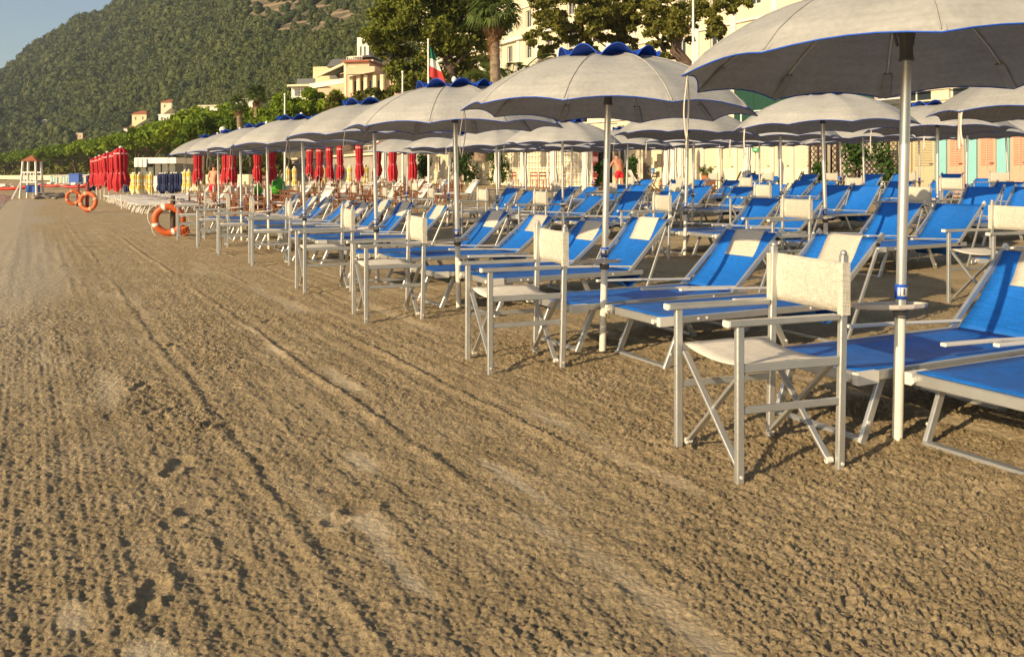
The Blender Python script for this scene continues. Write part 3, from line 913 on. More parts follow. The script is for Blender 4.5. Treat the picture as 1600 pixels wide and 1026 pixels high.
# prototypes (the first one placed is the prototype itself)
class Proto:
    def __init__(s, fn): s.fn = fn; s.root = None; s.used = False
    def place(s, x, y, rz, label, cat, group, tilt=None, z=None, sc=None, **kw):
        if s.root is None: s.root = s.fn(); s.cp = None
        o = s.root if not s.used else copy_tree(s.root)
        s.used = True
        o.location = (x, y, gz(x, y) if z is None else z)
        o.rotation_euler = (tilt[0] if tilt else 0, tilt[1] if tilt else 0, rz)
        if sc: o.scale = (sc, sc, sc)
        tag(o, label, cat, group)
        return o
P_chair = Proto(lambda: director_chair())
P_chair_far = Proto(lambda: director_chair(near=False))
P_lh = Proto(lambda: sun_lounger(True))
def lounger_at(bt, hr):
    global BT
    old = BT; BT = bt; t = sun_lounger(hr); BT = old
    return t
P_lh2 = Proto(lambda: lounger_at((1.97, .80), True)); P_lh3 = Proto(lambda: lounger_at((2.02, .73), True))
P_l = Proto(lambda: sun_lounger(False)); P_l2 = Proto(lambda: lounger_at((1.95, .83), False)); P_l3 = Proto(lambda: lounger_at((2.04, .70), False))
P_par = Proto(lambda: parasol(2))
P_par_mid = Proto(lambda: parasol(1))
P_par_far = Proto(lambda: parasol(0, strap=False))

r1 = random.Random(3)
def band_number(root, ch):
    band = [c for c in root.children if c.name.startswith('number_band')][0]
    for ang, w in ((-1.50, .026), (-2.30, .012), (-.70, .012)):
        m = MB(); a0 = ang
        def pl(i, j, a0=a0, w=w):
            a = a0 + (i-.5)*w/.0275; return (.0276*math.cos(a), .0276*math.sin(a), .688+.040*j)
        m.slab(pl, 4, 1, .0002, (math.cos(a0), math.sin(a0), 0)).build('number_label', WHITE, band)
    o = link('digit', digit_mesh(ch), band, (.0290*math.cos(-1.5), .0290*math.sin(-1.5), .708))
    o.rotation_euler = (R(90), 0, R(4))

# ------------------------------------------------------------------ row nearest the sea
D1 = np.array([-1.09, 1.95]); B1 = np.array([1.813, 4.036])
T1 = [0, 1.07, 2.13, 3.12, 4.48, 5.5, 6.48, 7.5]
CH1 = [(.761,3.923,19.3),(-.303,5.88,20),(-1.43,7.75,23),(-2.39,9.52,24),(-3.76,12.3,21),(-4.79,13.96,21),(-5.65,15.4,21),(-6.74,17.3,21)]
TILT = [(0,.024),(0,.022),(0,-.020),(0,-.022),(0,-.030),(0,-.02),(.01,-.015),(0,-.02)]
for k, t in enumerate(T1):
    p = B1 + D1*t
    lab = 'open off-white parasol with blue edging, ' + ('nearest the camera in the seaside row' if k == 0 else f'{ORD[k]} from the camera in the seaside row')
    pr = P_par if k < 3 else P_par_mid
    u = pr.place(p[0], p[1], r1.uniform(-.12, .12)+R(3), lab, 'parasol', 'open parasols on the beach', TILT[k])
    if k < 4: band_number(u, str(k+1))
    th = YAW
    for q, (al, pe) in enumerate(((.36, -.20), (-.37, .0))):
        x, y = p + np.array([.873, .488])*(pe + r1.uniform(-.02,.02)) + VD*(al)
        (P_lh, P_lh3, P_lh2)[(k*2+q) % 3 if k > 1 else 0].place(x, y, th + R(r1.uniform(-2.0, 1.5)) - R(1.5), f'blue lounger with cream headrest on the {"far" if q == 0 else "near"} side of the {ORD[k]} seaside parasol', 'sun lounger', 'blue sun loungers with aluminium frames')
    a = CH1[k]
    e = (math.cos(R(a[2])), math.sin(R(a[2]))); wv_ = (e[1], -e[0])
    cx = a[0] + .25*e[0] + .24*wv_[0]; cy = a[1] + .25*e[1] + .24*wv_[1]
    P_chair.place(cx, cy, R(a[2]), f'aluminium director chair with cream fabric, ' + ('nearest the camera in the seaside row' if k == 0 else f'{ORD[k]} from the camera in the seaside row'), 'director chair', 'aluminium director chairs')

first_parasol = P_par.root
Mt = Matrix.Translation((0,0,1.80)) @ Euler((-.030, -.034, 0)).to_matrix().to_4x4() @ Matrix.Translation((0,0,-1.765))
for c in first_parasol.children:      # its top is tipped on the joint below the hub
    if c.name.split('.')[0] in ('canopy','hub','rib','frilled_cap','finial','tie_strap','hub_clip'):
        c.location = Mt.to_translation(); c.rotation_euler = Mt.to_euler()
# one more lounger group reaching in from the right edge belongs to the umbrella beyond the frame: row 1, t=-1
# ------------------------------------------------------------------ rows inland
ROWN = ['second', 'third', 'fourth', 'fifth', 'sixth']
rows = [((4.97, 7.9), [0, 1.146, 2.28, 3.73, 4.82, 5.9, 7.0], -1),
        ((6.45, 13.0), [-1.1, 0, 1.39, 2.48, 3.5, 4.55, 5.6], 0),
        ((9.94, 14.95), [-.2, .96, 2.0, 3.4, 4.5, 5.6, 6.7], 0),
        ((13.4, 16.9), [.5, 1.62, 2.66, 3.75, 4.8, 5.9], 0)]
for ri, (b, ts, _) in enumerate(rows):
    vis_n = -1
    for k, t in enumerate(ts):
        p = np.array(b) + D1*t
        px = 800+1340*p[0]/p[1]
        if px - 1.05*1340/p[1] > 1600: continue
        vis_n += 1
        nth = ORD[vis_n]
        where = f'{nth} from the right, {ROWN[ri]} row'
        if True:
            pr = P_par_mid if ri == 0 and k < 5 else P_par_far
            if ri < 3 and k < 4: pr = P_par_mid
            u = pr.place(p[0], p[1], r1.uniform(-.3, .3), f'open off-white parasol with blue cap, {where} from the sea', 'parasol', 'open parasols on the beach', (R(r1.uniform(-1.5,1.5)), R(r1.uniform(-2,2))))
        for q, (al, pe) in enumerate(((.36, -.10), (-.37, .05))):
            x, y = p + np.array([.873, .488])*(pe + r1.uniform(-.06,.06)) + VD*al
            if 800+1340*x/y > 1700 or 800+1340*x/y < 655: continue
            r1.choice((P_l, P_l, P_l2, P_l3)).place(x, y, YAW + R(r1.uniform(-3, 3)), f'plain blue lounger, {"far" if q == 0 else "near"} side of parasol {where}', 'sun lounger', 'blue sun loungers with aluminium frames')
        if t > 6: continue
        if px < 590: continue
        cx, cy = p + np.array([-.60, -.22]) + np.array([r1.uniform(-.06,.06), r1.uniform(-.08,.08)])
        if ri == 0 and k == 0: cx, cy = 4.32, 7.72
        P_chair_far.place(cx, cy, R(20+r1.uniform(-4,4)), f'aluminium director chair by the parasol {where}', 'director chair', 'aluminium director chairs')
# ================================================================== TREES
def quads(c, nrm_sz, r, aspect=.5):
    """n leaf cards of random orientation around centres c"""
    n = len(c)
    a = r.normal(size=(n,3)); a /= np.linalg.norm(a, axis=1)[:,None]
    b = r.normal(size=(n,3)); b -= (b*a).sum(1)[:,None]*a; b /= np.linalg.norm(b, axis=1)[:,None]
    s = nrm_sz[:,None]
    return np.stack([c - a*s - b*s*aspect*.6, c + a*s*.2 - b*s*aspect, c + a*s, c - a*s*.1 + b*s*aspect], 1)
def puffs_mesh(name, puffs, n, leaf, m, r, flat=.8, up=True):
    """puffs: list of (centre, radius). Leaf cards gathered in the outer shell of every puff"""
    P = np.array([p[0] for p in puffs]); Rr = np.array([p[1] for p in puffs])
    w = Rr**2/np.sum(Rr**2)
    k = r.choice(len(puffs), n, p=w)
    d = r.normal(size=(n,3)); d /= np.linalg.norm(d, axis=1)[:,None]
    if up: d[:,2] = np.where(d[:,2] < -.35, -d[:,2], d[:,2])
    sub = r.normal(size=(len(puffs), 9, 3)); sub /= np.linalg.norm(sub, axis=2)[:,:,None]
    if up: sub[:,:,2] = np.abs(sub[:,:,2])-.25
    pick = sub[k, r.integers(0, 9, n)]
    d = d*.8 + pick*.6; d /= np.maximum(np.linalg.norm(d, axis=1), .2)[:,None]
    rad = Rr[k]*(r.uniform(.08, 1.0, n)**.5)*(1+r.normal(size=n)*.16)
    c = P[k] + d*rad[:,None]*np.array([1,1,flat])
    Q = quads(c, leaf*r.uniform(.6, 1.4, n), r)
    return np_mesh(name, Q.reshape(-1,3), np.arange(n*4).reshape(-1,4), m)

def umbrella_pine_meshes(seed):
    r = np.random.default_rng(seed)
    H = 4.3; puffs = []
    for k in range(46):
        a = r.uniform(0, 6.28); q = r.uniform(0, 1)**.5*3.7
        puffs.append(((q*math.cos(a), q*math.sin(a), H + 2.1*(1-(q/4.1)**2) + r.uniform(-.35,.3)), r.uniform(.7, 1.2)))
    crown = puffs_mesh('crown', puffs, 6500, .27, UPINE, r, .8)
    m = MB(); lean = r.uniform(-.5, .5, 2)
    m.tube([(0,0,-.6), (lean[0]*.3, lean[1]*.3, 1.5), (lean[0], lean[1], 3.0)], [.20,.16,.13], 8)
    lm = MB()
    for k in range(8):
        a = k*.785+r.uniform(-.3,.3); q = r.uniform(1.5, 3.0)
        lm.tube([(lean[0], lean[1], 3.0+r.uniform(-.3,.3)), (lean[0]+q*.45*math.cos(a), lean[1]+q*.45*math.sin(a), 4.0), (q*math.cos(a), q*math.sin(a), 5.2)], [.10,.07,.03], 6)
    return m.mesh('trunk', BARK), lm.mesh('limbs', BARK), crown
UPM = [umbrella_pine_meshes(s) for s in (1, 2, 3, 4)]
def umbrella_pine(px, Y, ztop, wpx, k, label, base=None):
    x = (px-800)/1340*Y
    s = wpx/1340*Y/6.6
    z0 = gz(x, Y) if base is None else base
    t = empty('stone_pine', (x, Y, z0), k*1.3, label=label, cat='tree', group='stone pines along the promenade')
    hs = (ztop - z0)/7.2
    t.scale = (s, s, hs)
    a, b, c = UPM[k % 4]
    link('trunk', a, t); link('limbs', b, t); link('crown', c, t)
    return t
ups = [(-25,270,7.3,60),(8,235,7.2,56),(38,205,7.3,58),(66,190,7.5,54),(92,172,7.5,60),(120,158,7.5,62),(150,146,7.6,70),(180,132,7.6,74),(212,120,7.5,80),(246,104,7.5,92),
       (282,95,7.6,100),(318,86,7.9,112),(356,84,8.2,110),(392,92,7.4,84),(105,200,7.0,50),(170,165,7.0,56),(228,140,7.2,70)]
for k, (px, Y, zt, w_) in enumerate(ups):
    umbrella_pine(px, Y, zt, w_, k, f'bright green stone pine, {ORD[k] if k < 12 else "small " + ORD[k-12]} from the left along the far promenade' if k < 14 else
                  ('smaller stone pine behind the lifeguard tower','smaller stone pine behind the red closed parasols','smaller stone pine above the white bus')[k-14])

def big_pine(name, x, Y, z0, puffs, n, leaf, m, trunkpts, rads, limbs, seed, label, cat='tree', nm='pine_tree', flat=.8, up=True, group=None):
    r = np.random.default_rng(seed)
    t = empty(nm, (x, Y, z0), label=label, cat=cat, group=group)
    link('crown', puffs_mesh('crown', puffs, n, leaf, m, r, flat, up), t)
    MB().tube(trunkpts, rads, 9).build('trunk', BARK, t)
    for l in limbs:
        MB().tube(l, list(np.linspace(.14, .03, len(l))), 6).build('limb', BARK, t)
    return t
def P(px, py, Y):   # photo bearing to a place at depth Y
    return Vector(((px-800)/1340*Y, Y, 1.25+(275-py)/1340*Y))
def pine_from(px_list, Y, base, n, leaf, m, seed, label, trunk, limbs, rscale=1.0, name='pine_tree', depth=2.2, flat=.85):
    """crown sketched as lobes (bearing x, y, radius in photo units) around depth Y"""
    r = random.Random(seed)
    o = P(base[0], base[1], Y)
    ps = []
    for (px, py, rp) in px_list:
        rad = rp/1340*Y*rscale
        dy = r.uniform(-depth, depth)
        for q in range(10):
            c = P(px+r.uniform(-.9,.9)*rp, py+r.uniform(-.75,.75)*rp, Y) - o
            ps.append(((c.x, dy+r.uniform(-.9,.9)*rad, c.z), rad*r.uniform(.42, .72)))
    tp = [P(a, b, Y) - o for a, b in trunk]
    lm = [[P(a, b, Y) - o + Vector((0, (i and r.uniform(-.8,.8)), 0)) for i, (a, b) in enumerate(l)] for l in limbs]
    return big_pine(name, o.x, o.y, o.z, ps, n, leaf, m, tp, list(np.linspace(.42, .2, len(tp))), lm, seed, label, flat=flat)

# the big pine behind the flag
pine_from([(606,52,24),(625,45,30),(760,40,24),(725,115,16),(590,55,18),(640,20,38),(690,10,45),(735,25,40),(612,72,22),(650,75,36),(700,70,40),(740,62,26),(622,106,13),(640,120,30),(680,120,26),(718,95,24),(600,45,22),(660,-20,45),(720,-25,45),(760,-5,25),(588,82,13)],
          48, (700,190), 52000, .125, PINE, 21, 'big rounded green pine towering behind the hanging flag',
          [(700,200),(712,150),(703,112),(698,75),(694,40)], [[(712,150),(690,120),(660,100)],[(703,112),(730,85),(745,60)],[(698,75),(665,60),(640,50)],[(705,125),(735,118),(750,100)],[(696,60),(720,30),(730,5)]])
pine_from([(745,115,14),(728,128,12),(762,100,12)], 45, (740,190), 2600, .14, PINE2, 22, 'sparse brown-green pine between the big pine and the palm',
          [(738,190),(735,160),(742,125)], [[(738,160),(755,130),(765,105)],[(738,150),(725,130)]])
# the open pine with gaps, over the second seaside parasol
pine_from([(870,25,22),(905,15,26),(945,12,26),(985,8,26),(1025,12,24),(1060,18,24),(1095,12,20),(880,55,16),(862,72,14),(915,45,18),(960,45,22),(1000,45,20),(1040,50,22),(1070,52,16),(925,65,14),(985,68,15),(1105,38,12),(1020,76,12),(850,60,10),(900,78,10),(835,60,14),(850,80,10),(930,85,12),(975,85,12),(1010,88,10),(1035,95,10),(870,5,22),(1120,20,18),(1132,45,13),(1148,12,14),(845,35,14),(840,15,12),(890,40,18),(940,40,20),(980,30,22),(1040,32,20),(1080,36,18),(960,62,14),(1100,-5,24),(1000,-15,30),(920,-15,30),(1050,70,14),(905,62,14)],
          46, (1085,170), 46000, .11, PINE2, 23, 'broad gappy pine in front of the hotel, above the second seaside parasol',
          [(1092,190),(1080,110),(1055,78),(1062,55),(1050,30)], [[(1060,90),(1010,92),(960,80),(925,60)],[(1062,60),(1085,35),(1100,20)],[(1040,85),(1030,60),(1005,40)],[(1075,100),(1050,85),(1048,60)]], rscale=.85)
pine_from([(895,90,10),(880,100,8),(1118,50,10),(1130,35,10)], 44, (900,190), 1500, .14, PINE2, 24, 'low dark pine bough against the hotel wall',
          [(905,190),(908,120),(900,90)], [[(905,110),(885,95)]])
# hedge-like pines below the yellow villa
pine_from([(432,182,20),(460,172,22),(495,164,22),(530,161,20),(445,195,24),(480,190,26),(515,180,24),(420,200,18),(545,165,18)],
          58, (480,235), 22000, .15, UPINE, 25, 'bright green spreading pine below the yellow villa',
          [(482,235),(485,205),(480,175)], [[(485,205),(450,180)],[(485,200),(520,170)],[(484,195),(505,180)]])
pine_from([(515,185,18),(545,172,20),(575,165,20),(600,170,20),(560,190,20),(530,200,16),(590,190,16)], 54, (545,235), 12000, .17, PINE2, 26,
          'dark twisted pine right of the bright pine below the villa',
          [(548,235),(545,205),(530,185)], [[(545,205),(575,180)],[(545,205),(515,195)]])
pine_from([(625,170,20),(655,165,20),(685,170,22),(640,190,18),(720,170,20),(610,155,14)], 52, (650,235), 9000, .17, PINE2, 27,
          'dark low pine behind the third seaside parasol', [(650,235),(652,200),(645,175)], [[(652,205),(630,180)],[(652,205),(690,175)]])
pine_from([(325,206,22),(300,212,20),(352,200,20),(375,208,18)], 78, (335,245), 9000, .18, UPINE, 28, 'rounded green pine beside the small palm',
          [(335,245),(336,215),(330,195)], [[(336,215),(310,200)],[(336,215),(360,190)]])

# ------------------------------------------------------------------ fan palms
def fan_leaf(seed, m, L=1.0, droop=.5):
    r = np.random.default_rng(seed); q = MB()
    q.tube([(0,0,0),(.45*L,0,.10*L),(.62*L,0,.06*L)], [.02,.014,.01], 4)
    n = 20
    for k in range(n):
        a = (k/(n-1)-.5)*3.6
        l = L*(.62+.1*r.uniform(-1,1))*(1-.10*abs(a))
        c, s = math.cos(a), math.sin(a); o = Vector((.58*L,0,.07*L))
        z1 = .05-.10*r.uniform(0,1); z2 = -droop*(.30+.5*r.uniform(0,1))
        w_ = .032*L
        p1 = o + Vector((c*l*.55, s*l*.55, z1*L)); p2 = o + Vector((c*l*.95, s*l*.95, z2*L))
        q.add([o, p1+Vector((-s*w_, c*w_, -.01)), p2, p1-Vector((-s*w_, c*w_, -.01))], [(0,1,2,3)])
    return q.mesh('frond', m)
FAN = [fan_leaf(s, PALMG) for s in (1,2,3)]; DRY = [fan_leaf(s, DRYF, 1, 1.2) for s in (4,5)]
def fan_palm(base, top, s, label, rt=.2, skirt=1.9, nf=44, seed=0):
    r = random.Random(seed)
    t = empty('fan_palm', base, label=label, cat='palm tree')
    o = Vector(base); h = Vector(top) - o
    m = MB(); pts = []; rads = []
    for i in range(25):
        f = i/24; pts.append(h*f); rads.append(rt*(1.05-.25*f)*(1+.07*(i % 2)))
    m.tube(pts, rads, 10).build('trunk', PALMB, t)
    for k in range(nf):
        a = k*2.4; el = R(78 - 105*(k/nf)**.9 + r.uniform(-8,8))
        f = link('frond', FAN[k % 3], t, tuple(h + Vector((0,0,.25*s*(1-k/nf)))))
        f.rotation_euler = (r.uniform(-.3,.3), -el, a); q = s*r.uniform(.85,1.12); f.scale = (q,q,q)
    for k in range(int(nf*1.1)):
        a = k*2.39+.5; f_ = k/(nf*1.25)
        el = R(-42 - 42*f_**.5 + r.uniform(-7,7))
        f = link('dry_frond', DRY[k % 2], t, tuple(h + Vector((0,0,-.15*s-skirt*f_**1.2*.62))))
        f.rotation_euler = (r.uniform(-.4,.4), -el, a); q = s*r.uniform(.40,.62)*(1-.25*f_); f.scale = (q,q,q)
    return t
fan_palm(P(776,215,36), P(772,26,36), 1.15, 'tall fan palm with a brown skirt of dead fronds above the parasols', .24, 2.3, 38, 1)
fan_palm(P(377,240,60), P(373,168,60), .72, 'small fan palm with dry skirt, left of the two by the white building', .2, 1.0, 34, 2)
fan_palm(P(403,240,66), P(400,153,66), .85, 'taller fan palm with dry skirt right beside the small one', .22, 1.3, 34, 3)

# feather palm (fronds arching from behind the second parasol)
def feather_leaf(L=3.2):
    q = MB(); pts = []
    for i in range(11):
        f = i/10; pts.append(Vector((L*math.sin(1.45*f)/1.45*1.15, 0, L*(.62*f - .62*f*f*1.05)+.0)))
    q.tube(pts, [.035*(1-.8*i/10)+.004 for i in range(11)], 5)
    for i in range(34):
        f = .12+.86*i/33; k = f*10; j = min(int(k), 9); p = pts[j].lerp(pts[j+1], k-j)
        for sy in (-1,1):
            l = .62*math.sin(math.pi*min(1, f*.9+.12))+.1
            d = Vector((.45, sy*.85, -.28))*l
            w_ = Vector((.022,0,.01))
            q.add([p, p+d*.5+w_, p+d, p+d*.5-w_], [(0,1,2,3)])
    return q.mesh('frond', PALMG)
FEA = feather_leaf()
def feather_palm(base, htr, s, label, n=26, seed=1):
    r = random.Random(seed)
    t = empty('feather_palm', base, label=label, cat='palm tree')
    MB().tube([(0,0,-2.5),(0,0,htr)], [.35,.30], 10).build('trunk', PALMB, t)
    for k in range(n):
        f = link('frond', FEA, t, (0,0,htr)); f.rotation_euler = (r.uniform(-.2,.2), R(-38+52*(k/n)+r.uniform(-8,8)), k*2.4)
        q = s*r.uniform(.8,1.1); f.scale = (q,q,q)
feather_palm(P(800,150,38), .2, .95, 'feather palm with arching fronds right of the tall fan palm', 26, 1)
feather_palm(P(752,168,40), .0, .85, 'low feather palm with drooping fronds left of the fan palm trunk', 22, 2)

# ================================================================== BUILDINGS
def window(parent, w, h, frame=WHITEW, kind='pane'):
    pass
def facade_building(name, label, o, ang, W, Dp, Hh, wallm, wins, roof=None, group=None, z0=0, shutters=None, extra=None, wd=.10):
    """box building; local x along the front, y into depth; wins = [(x, z, w, h)] on the front, [(y,z,w,h)] on the left end with key 'L'"""
    t = empty(name, o, ang, label=label, cat='building', group=group)
    m = MB()
    # front wall with real openings
    ws = sorted(wins)
    xs = sorted(set([0, W] + [round(a, 3) for x, z, w, h in wins for a in (x, x+w)]))
    zs = sorted(set([0, Hh] + [round(a, 3) for x, z, w, h in wins for a in (z, z+h)]))
    for i in range(len(xs)-1):
        for j in range(len(zs)-1):
            cx, cz = (xs[i]+xs[i+1])/2, (zs[j]+zs[j+1])/2
            if any(x < cx < x+w and z < cz < z+h for x, z, w, h in wins): continue
            m.add([(xs[i],0,zs[j]),(xs[i+1],0,zs[j]),(xs[i+1],0,zs[j+1]),(xs[i],0,zs[j+1])], [(0,1,2,3)])
    for x, z, w, h in wins:
        d = .22
        m.add([(x,0,z),(x+w,0,z),(x+w,0,z+h),(x,0,z+h),(x,d,z),(x+w,d,z),(x+w,d,z+h),(x,d,z+h)], [(0,4,5,1),(1,5,6,2),(2,6,7,3),(3,7,4,0)])
    m.add([(0,0,0),(W,0,0),(W,Dp,0),(0,Dp,0),(0,0,Hh),(W,0,Hh),(W,Dp,Hh),(0,Dp,Hh)], [(4,5,6,7),(1,2,6,5),(2,3,7,6),(3,0,4,7)])
    m.build('wall', wallm, t)
    for x, z, w, h in wins:
        f = MB()
        fw = .07
        f.box(x, x+w, .16, .20, z, z+fw).box(x, x+w, .16, .20, z+h-fw, z+h).box(x, x+fw, .16, .20, z+fw, z+h-fw).box(x+w-fw, x+w, .16, .20, z+fw, z+h-fw).box(x+w/2-.03, x+w/2+.03, .16, .20, z+fw, z+h-fw)
        fo = f.build('window', WHITEW if wallm is not WHITEW else SHUT, t)
        MB().box(x+.01, x+w-.01, .205, .215, z+.01, z+h-.01).build('pane', GLASS, fo)
        if shutters and (shutters is True):
            for a in (x-w*.46, x+w*1.02):
                MB().box(a, a+w*.44, -.06, -.005, z, z+h).build('shutter', SHUT, fo)
    if roof: roof(t)
    if extra: extra(t)
    return t
VANG = math.atan2(.873, -.488)      # bearing of the beach
# big hotel behind the pines: front faces the sea, u = 45
hx, hy = from_uv(45, 22)
HW = 72
def hotel_extra(t):
    m = MB()
    for z in (6.2, 12.6, 19.0):
        m2 = MB().box(-.4, HW+.4, -.42, -.003, z, z+.32); m2.build('cornice', WHITEW, t)
    for z in (3.1, 9.4, 15.8):
        MB().box(-.15, HW, -.16, -.003, z, z+.14).build('string_course', WHITEW, t)
    for k in range(18):
        x = 2+k*4.0
        MB().box(x-.25, x+.25, -.18, -.004, 6.55, 12.55).build('pilaster', WHITEW, t)
wins = [(3.4+4.0*k, .9+3.2*f, 1.2, 1.75) for k in range(17) for f in range(8)]
# local x must run so that outward normal (-y) faces the sea: x axis = -V, y axis = U
ang = math.atan2(-.873, .488)
hx, hy = from_uv(45, 105)
facade_building('hotel', 'large cream hotel with tall windows behind the gappy pine', (hx, hy, 3.0), ang, HW, 16, 27, CREAMW, wins, extra=hotel_extra, shutters=None)
# stone wall and lower wing beside it
hx, hy = from_uv(36, 33)
facade_building('hotel_annexe', 'plain beige annexe with one dark window behind the pine trunk', (hx, hy, 3.0), ang, 30, 6, 5.2, PEACH, [(1.2+5*k, 1.6, 1.1, 1.9) for k in range(5)])

# yellow villa with terraces on the slope
def villa():
    o = P(440, 152, 120)
    t = empty('villa', o, R(-12), label='yellow and peach villa with terraces, awnings and grey roof above the pines', cat='building')
    K = 120/1340.0
    def X(px): return (px-440)*K/math.cos(R(12))
    def Z(py): return (152-py)*K
    def wallbox(px0, px1, y0, y1, py0, py1, m, nm='wall'):
        MB().box(X(px0), X(px1), y0, y1, Z(py0), Z(py1)).build(nm, m, t)
    wallbox(461, 545, 6, 16, 175, 97, YELLOWW)
    # splayed left end
    m = MB(); z0, z1 = Z(170), Z(98)
    m.add([(X(462),16,z0),(X(462),16,z1-.8),(X(488),5.98,z1),(X(488),5.98,z0)], [(0,3,2,1)])
    m.build('end_wall', YELLOWW, t)
    MB().add([(X(459),17,Z(104)),(X(487),5.4,Z(98)),(X(548),5.4,Z(98)),(X(548),17,Z(98)),(X(484),8,Z(82)),(X(548),8,Z(82))],
             [(0,1,4),(1,2,5,4),(3,0,4,5),(0,3,2,1)]).build('roof', ROOFG, t)
    for px in (466, 473, 481):
        f = MB().box(X(px), X(px)+.62, 5.80+(488-px)*.42, 5.9+(488-px)*.42, Z(131), Z(115)).build('window', WHITEW, t)
        MB().box(X(px)+.08, X(px)+.54, 5.70+(488-px)*.42, 5.78+(488-px)*.42, Z(130), Z(116)).build('pane', GLASS, f)
    f = MB(); f.box(X(490), X(506), 5.85, 5.99, Z(117), Z(108)).build('arched_window', ROOFG, t)
    wallbox(440, 480, 3, 12, 175, 132, WHITEW)
    MB().box(X(438), X(490), 2.0, 6.0, Z(133), Z(130)).build('terrace_edge', CREAMW, t)
    for px in (446, 456, 468):
        MB().box(X(px), X(px)+.7, 2.88, 2.98, Z(147), Z(137)).build('window', GLASS, t)
    MB().box(X(453), X(484), 2.2, 2.3, Z(130), Z(121)).build('balustrade', BOATB if False else GLASS, t)
    # long terrace with parapet and sloping awning
    wallbox(482, 545, 1.0, 8, 180, 138, PEACH)
    MB().add([(X(482),.7,Z(139)),(X(544),.7,Z(131)),(X(544),.7,Z(123)),(X(482),.7,Z(131)),(X(482),1.0,Z(139)),(X(544),1.0,Z(131)),(X(544),1.0,Z(123)),(X(482),1.0,Z(131))],
             [(0,1,2,3),(3,2,6,7),(5,4,7,6),(0,4,5,1)]).build('parapet', WHITEW, t)
    MB().add([(X(496),.6,Z(120)),(X(541),.4,Z(102)),(X(541),5.9,Z(99)),(X(500),5.9,Z(112))], [(0,1,2,3)]).build('awning', GREENM, t)
    MB().bar((X(496),.5,Z(120)), (X(541),.3,Z(102)), .3, .35).build('awning_rail', CREAMW, t)
    # peach block with windows
    wallbox(543, 582, 0, 12, 185, 101, PEACH)
    MB().box(X(541), X(584), -.6, 12.4, Z(101), Z(98.5)).build('eaves', ROOFR, t)
    MB().box(X(542), X(546), -.12, -.003, Z(160), Z(101)).build('corner_pilaster', CREAMW, t)
    for (a, b, c, d) in ((550,560,107,118), (550,562,135,141)):
        f = MB().box(X(a), X(b), -.08, -.004, Z(d), Z(c)).build('window', WHITEW, t)
        MB().box(X(a)+.1, X(a)+.42, -.10, -.083, Z(d)+.05, Z(d)+.35).build('pane', GLASS, f)
        MB().box(X(b)-.42, X(b)-.1, -.10, -.083, Z(d)+.05, Z(d)+.35).build('pane', GLASS, f)
    # lower wing to the right with awnings and piers
    wallbox(562, 640, -3, 8, 185, 124, PEACH)
    MB().box(X(562), X(605), -3.5, -.5, Z(124), Z(113)).build('terrace_wall', PEACH, t)
    MB().add([(X(565),-4.6,Z(130)),(X(618),-4.6,Z(121)),(X(618),-3.0,Z(118)),(X(565),-3.0,Z(126))], [(0,1,2,3)]).build('awning', WHITEW, t)
    for px in (568, 579, 590, 604, 615):
        MB().box(X(px), X(px)+.45, -3.9, -3.4, Z(152), Z(126)).build('pier', CREAMW, t)
    for px in (572, 583, 596, 608):
        MB().box(X(px), X(px)+.42, -3.12, -3.004, Z(150), Z(134)).build('window', GLASS, t)
    # roof pavilion, chimney block, aerial
    wallbox(513, 533, 8, 12, 97, 78, CREAMW, 'roof_block')
    for a in (535, 548, 560): MB().box(X(a), X(a)+.2, 6.4, 6.6, Z(98), Z(83)).build('post', DBROWN, t)
    wallbox(547, 562, 6.2, 10, 98, 87, CREAMW, 'roof_block')
    MB().add([(X(530),5.4,Z(84)),(X(563),5.4,Z(84)),(X(563),11,Z(84)),(X(530),11,Z(84)),(X(549),8,Z(76.5))], [(0,1,4),(1,2,4),(2,3,4),(3,0,4),(3,2,1,0)]).build('pavilion_roof', ROOFG, t)
    MB().tube([(X(550),8,Z(77)),(X(550),8,Z(67))], .05, 5).bar((X(547),8,Z(69)), (X(553),8,Z(69)), .05, .05).build('aerial', DARK, t)
    for k in range(9): MB().bar((X(548+k*3),-.4,Z(98.4)), (X(548+k*3),-.4,Z(93)), .07, .07).build('railing_post', WHITEW, t)
    MB().bar((X(548),-.4,Z(93)), (X(574),-.4,Z(93)), .08, .08).build('railing', WHITEW, t)
villa()
o = P(558, 100, 150)
facade_building('tower_house', 'narrow white tower house peeping over the villa beside the big pine', o, R(-15), 2.2, 2, 4.6, WHITEW, [(.5,1.4,.4,1.6),(1.3,1.4,.4,1.6)])

# small houses on the far slope
def small_house(px, py, wpx, hpx, m, rm, label, k, hip=True, d0=60, flatroof=False):
    p = hill_at(px, py+hpx*.5, d0); Kk = p.y/1340
    W = wpx*Kk*1.15; Hh = hpx*Kk*(.75 if not flatroof else 1.15)
    t = empty('house', (p.x-W/2, p.y, p.z), R(-18+9*(k % 3)), label=label, cat='house', group=None)
    D = W*.7
    m_ = MB().box(0, W, 0, D, -3, Hh).build('wall', m, t)
    if not flatroof:
        e = W*.07
        MB().add([(-e,-e,Hh),(W+e,-e,Hh),(W+e,D+e,Hh),(-e,D+e,Hh),(W*.32,D/2,Hh+hpx*Kk*.36),(W*.68,D/2,Hh+hpx*Kk*.36)],
                 [(0,1,5,4),(1,2,5),(2,3,4,5),(3,0,4),(3,2,1,0)]).build('roof', rm, t)
    else:
        MB().box(-.2, W+.2, -.2, D+.2, Hh, Hh+.3).build('roof', rm, t)
    n = max(2, int(wpx/9))
    for q in range(n):
        x = W*(q+.5)/n
        f = MB().box(x-W*.05, x+W*.05, -.12, -.01, Hh*.30, Hh*.72).build('window', SHUT, t)
        MB().box(x-W*.03, x+W*.03, -.15, -.125, Hh*.34, Hh*.68).build('pane', GLASS, f)
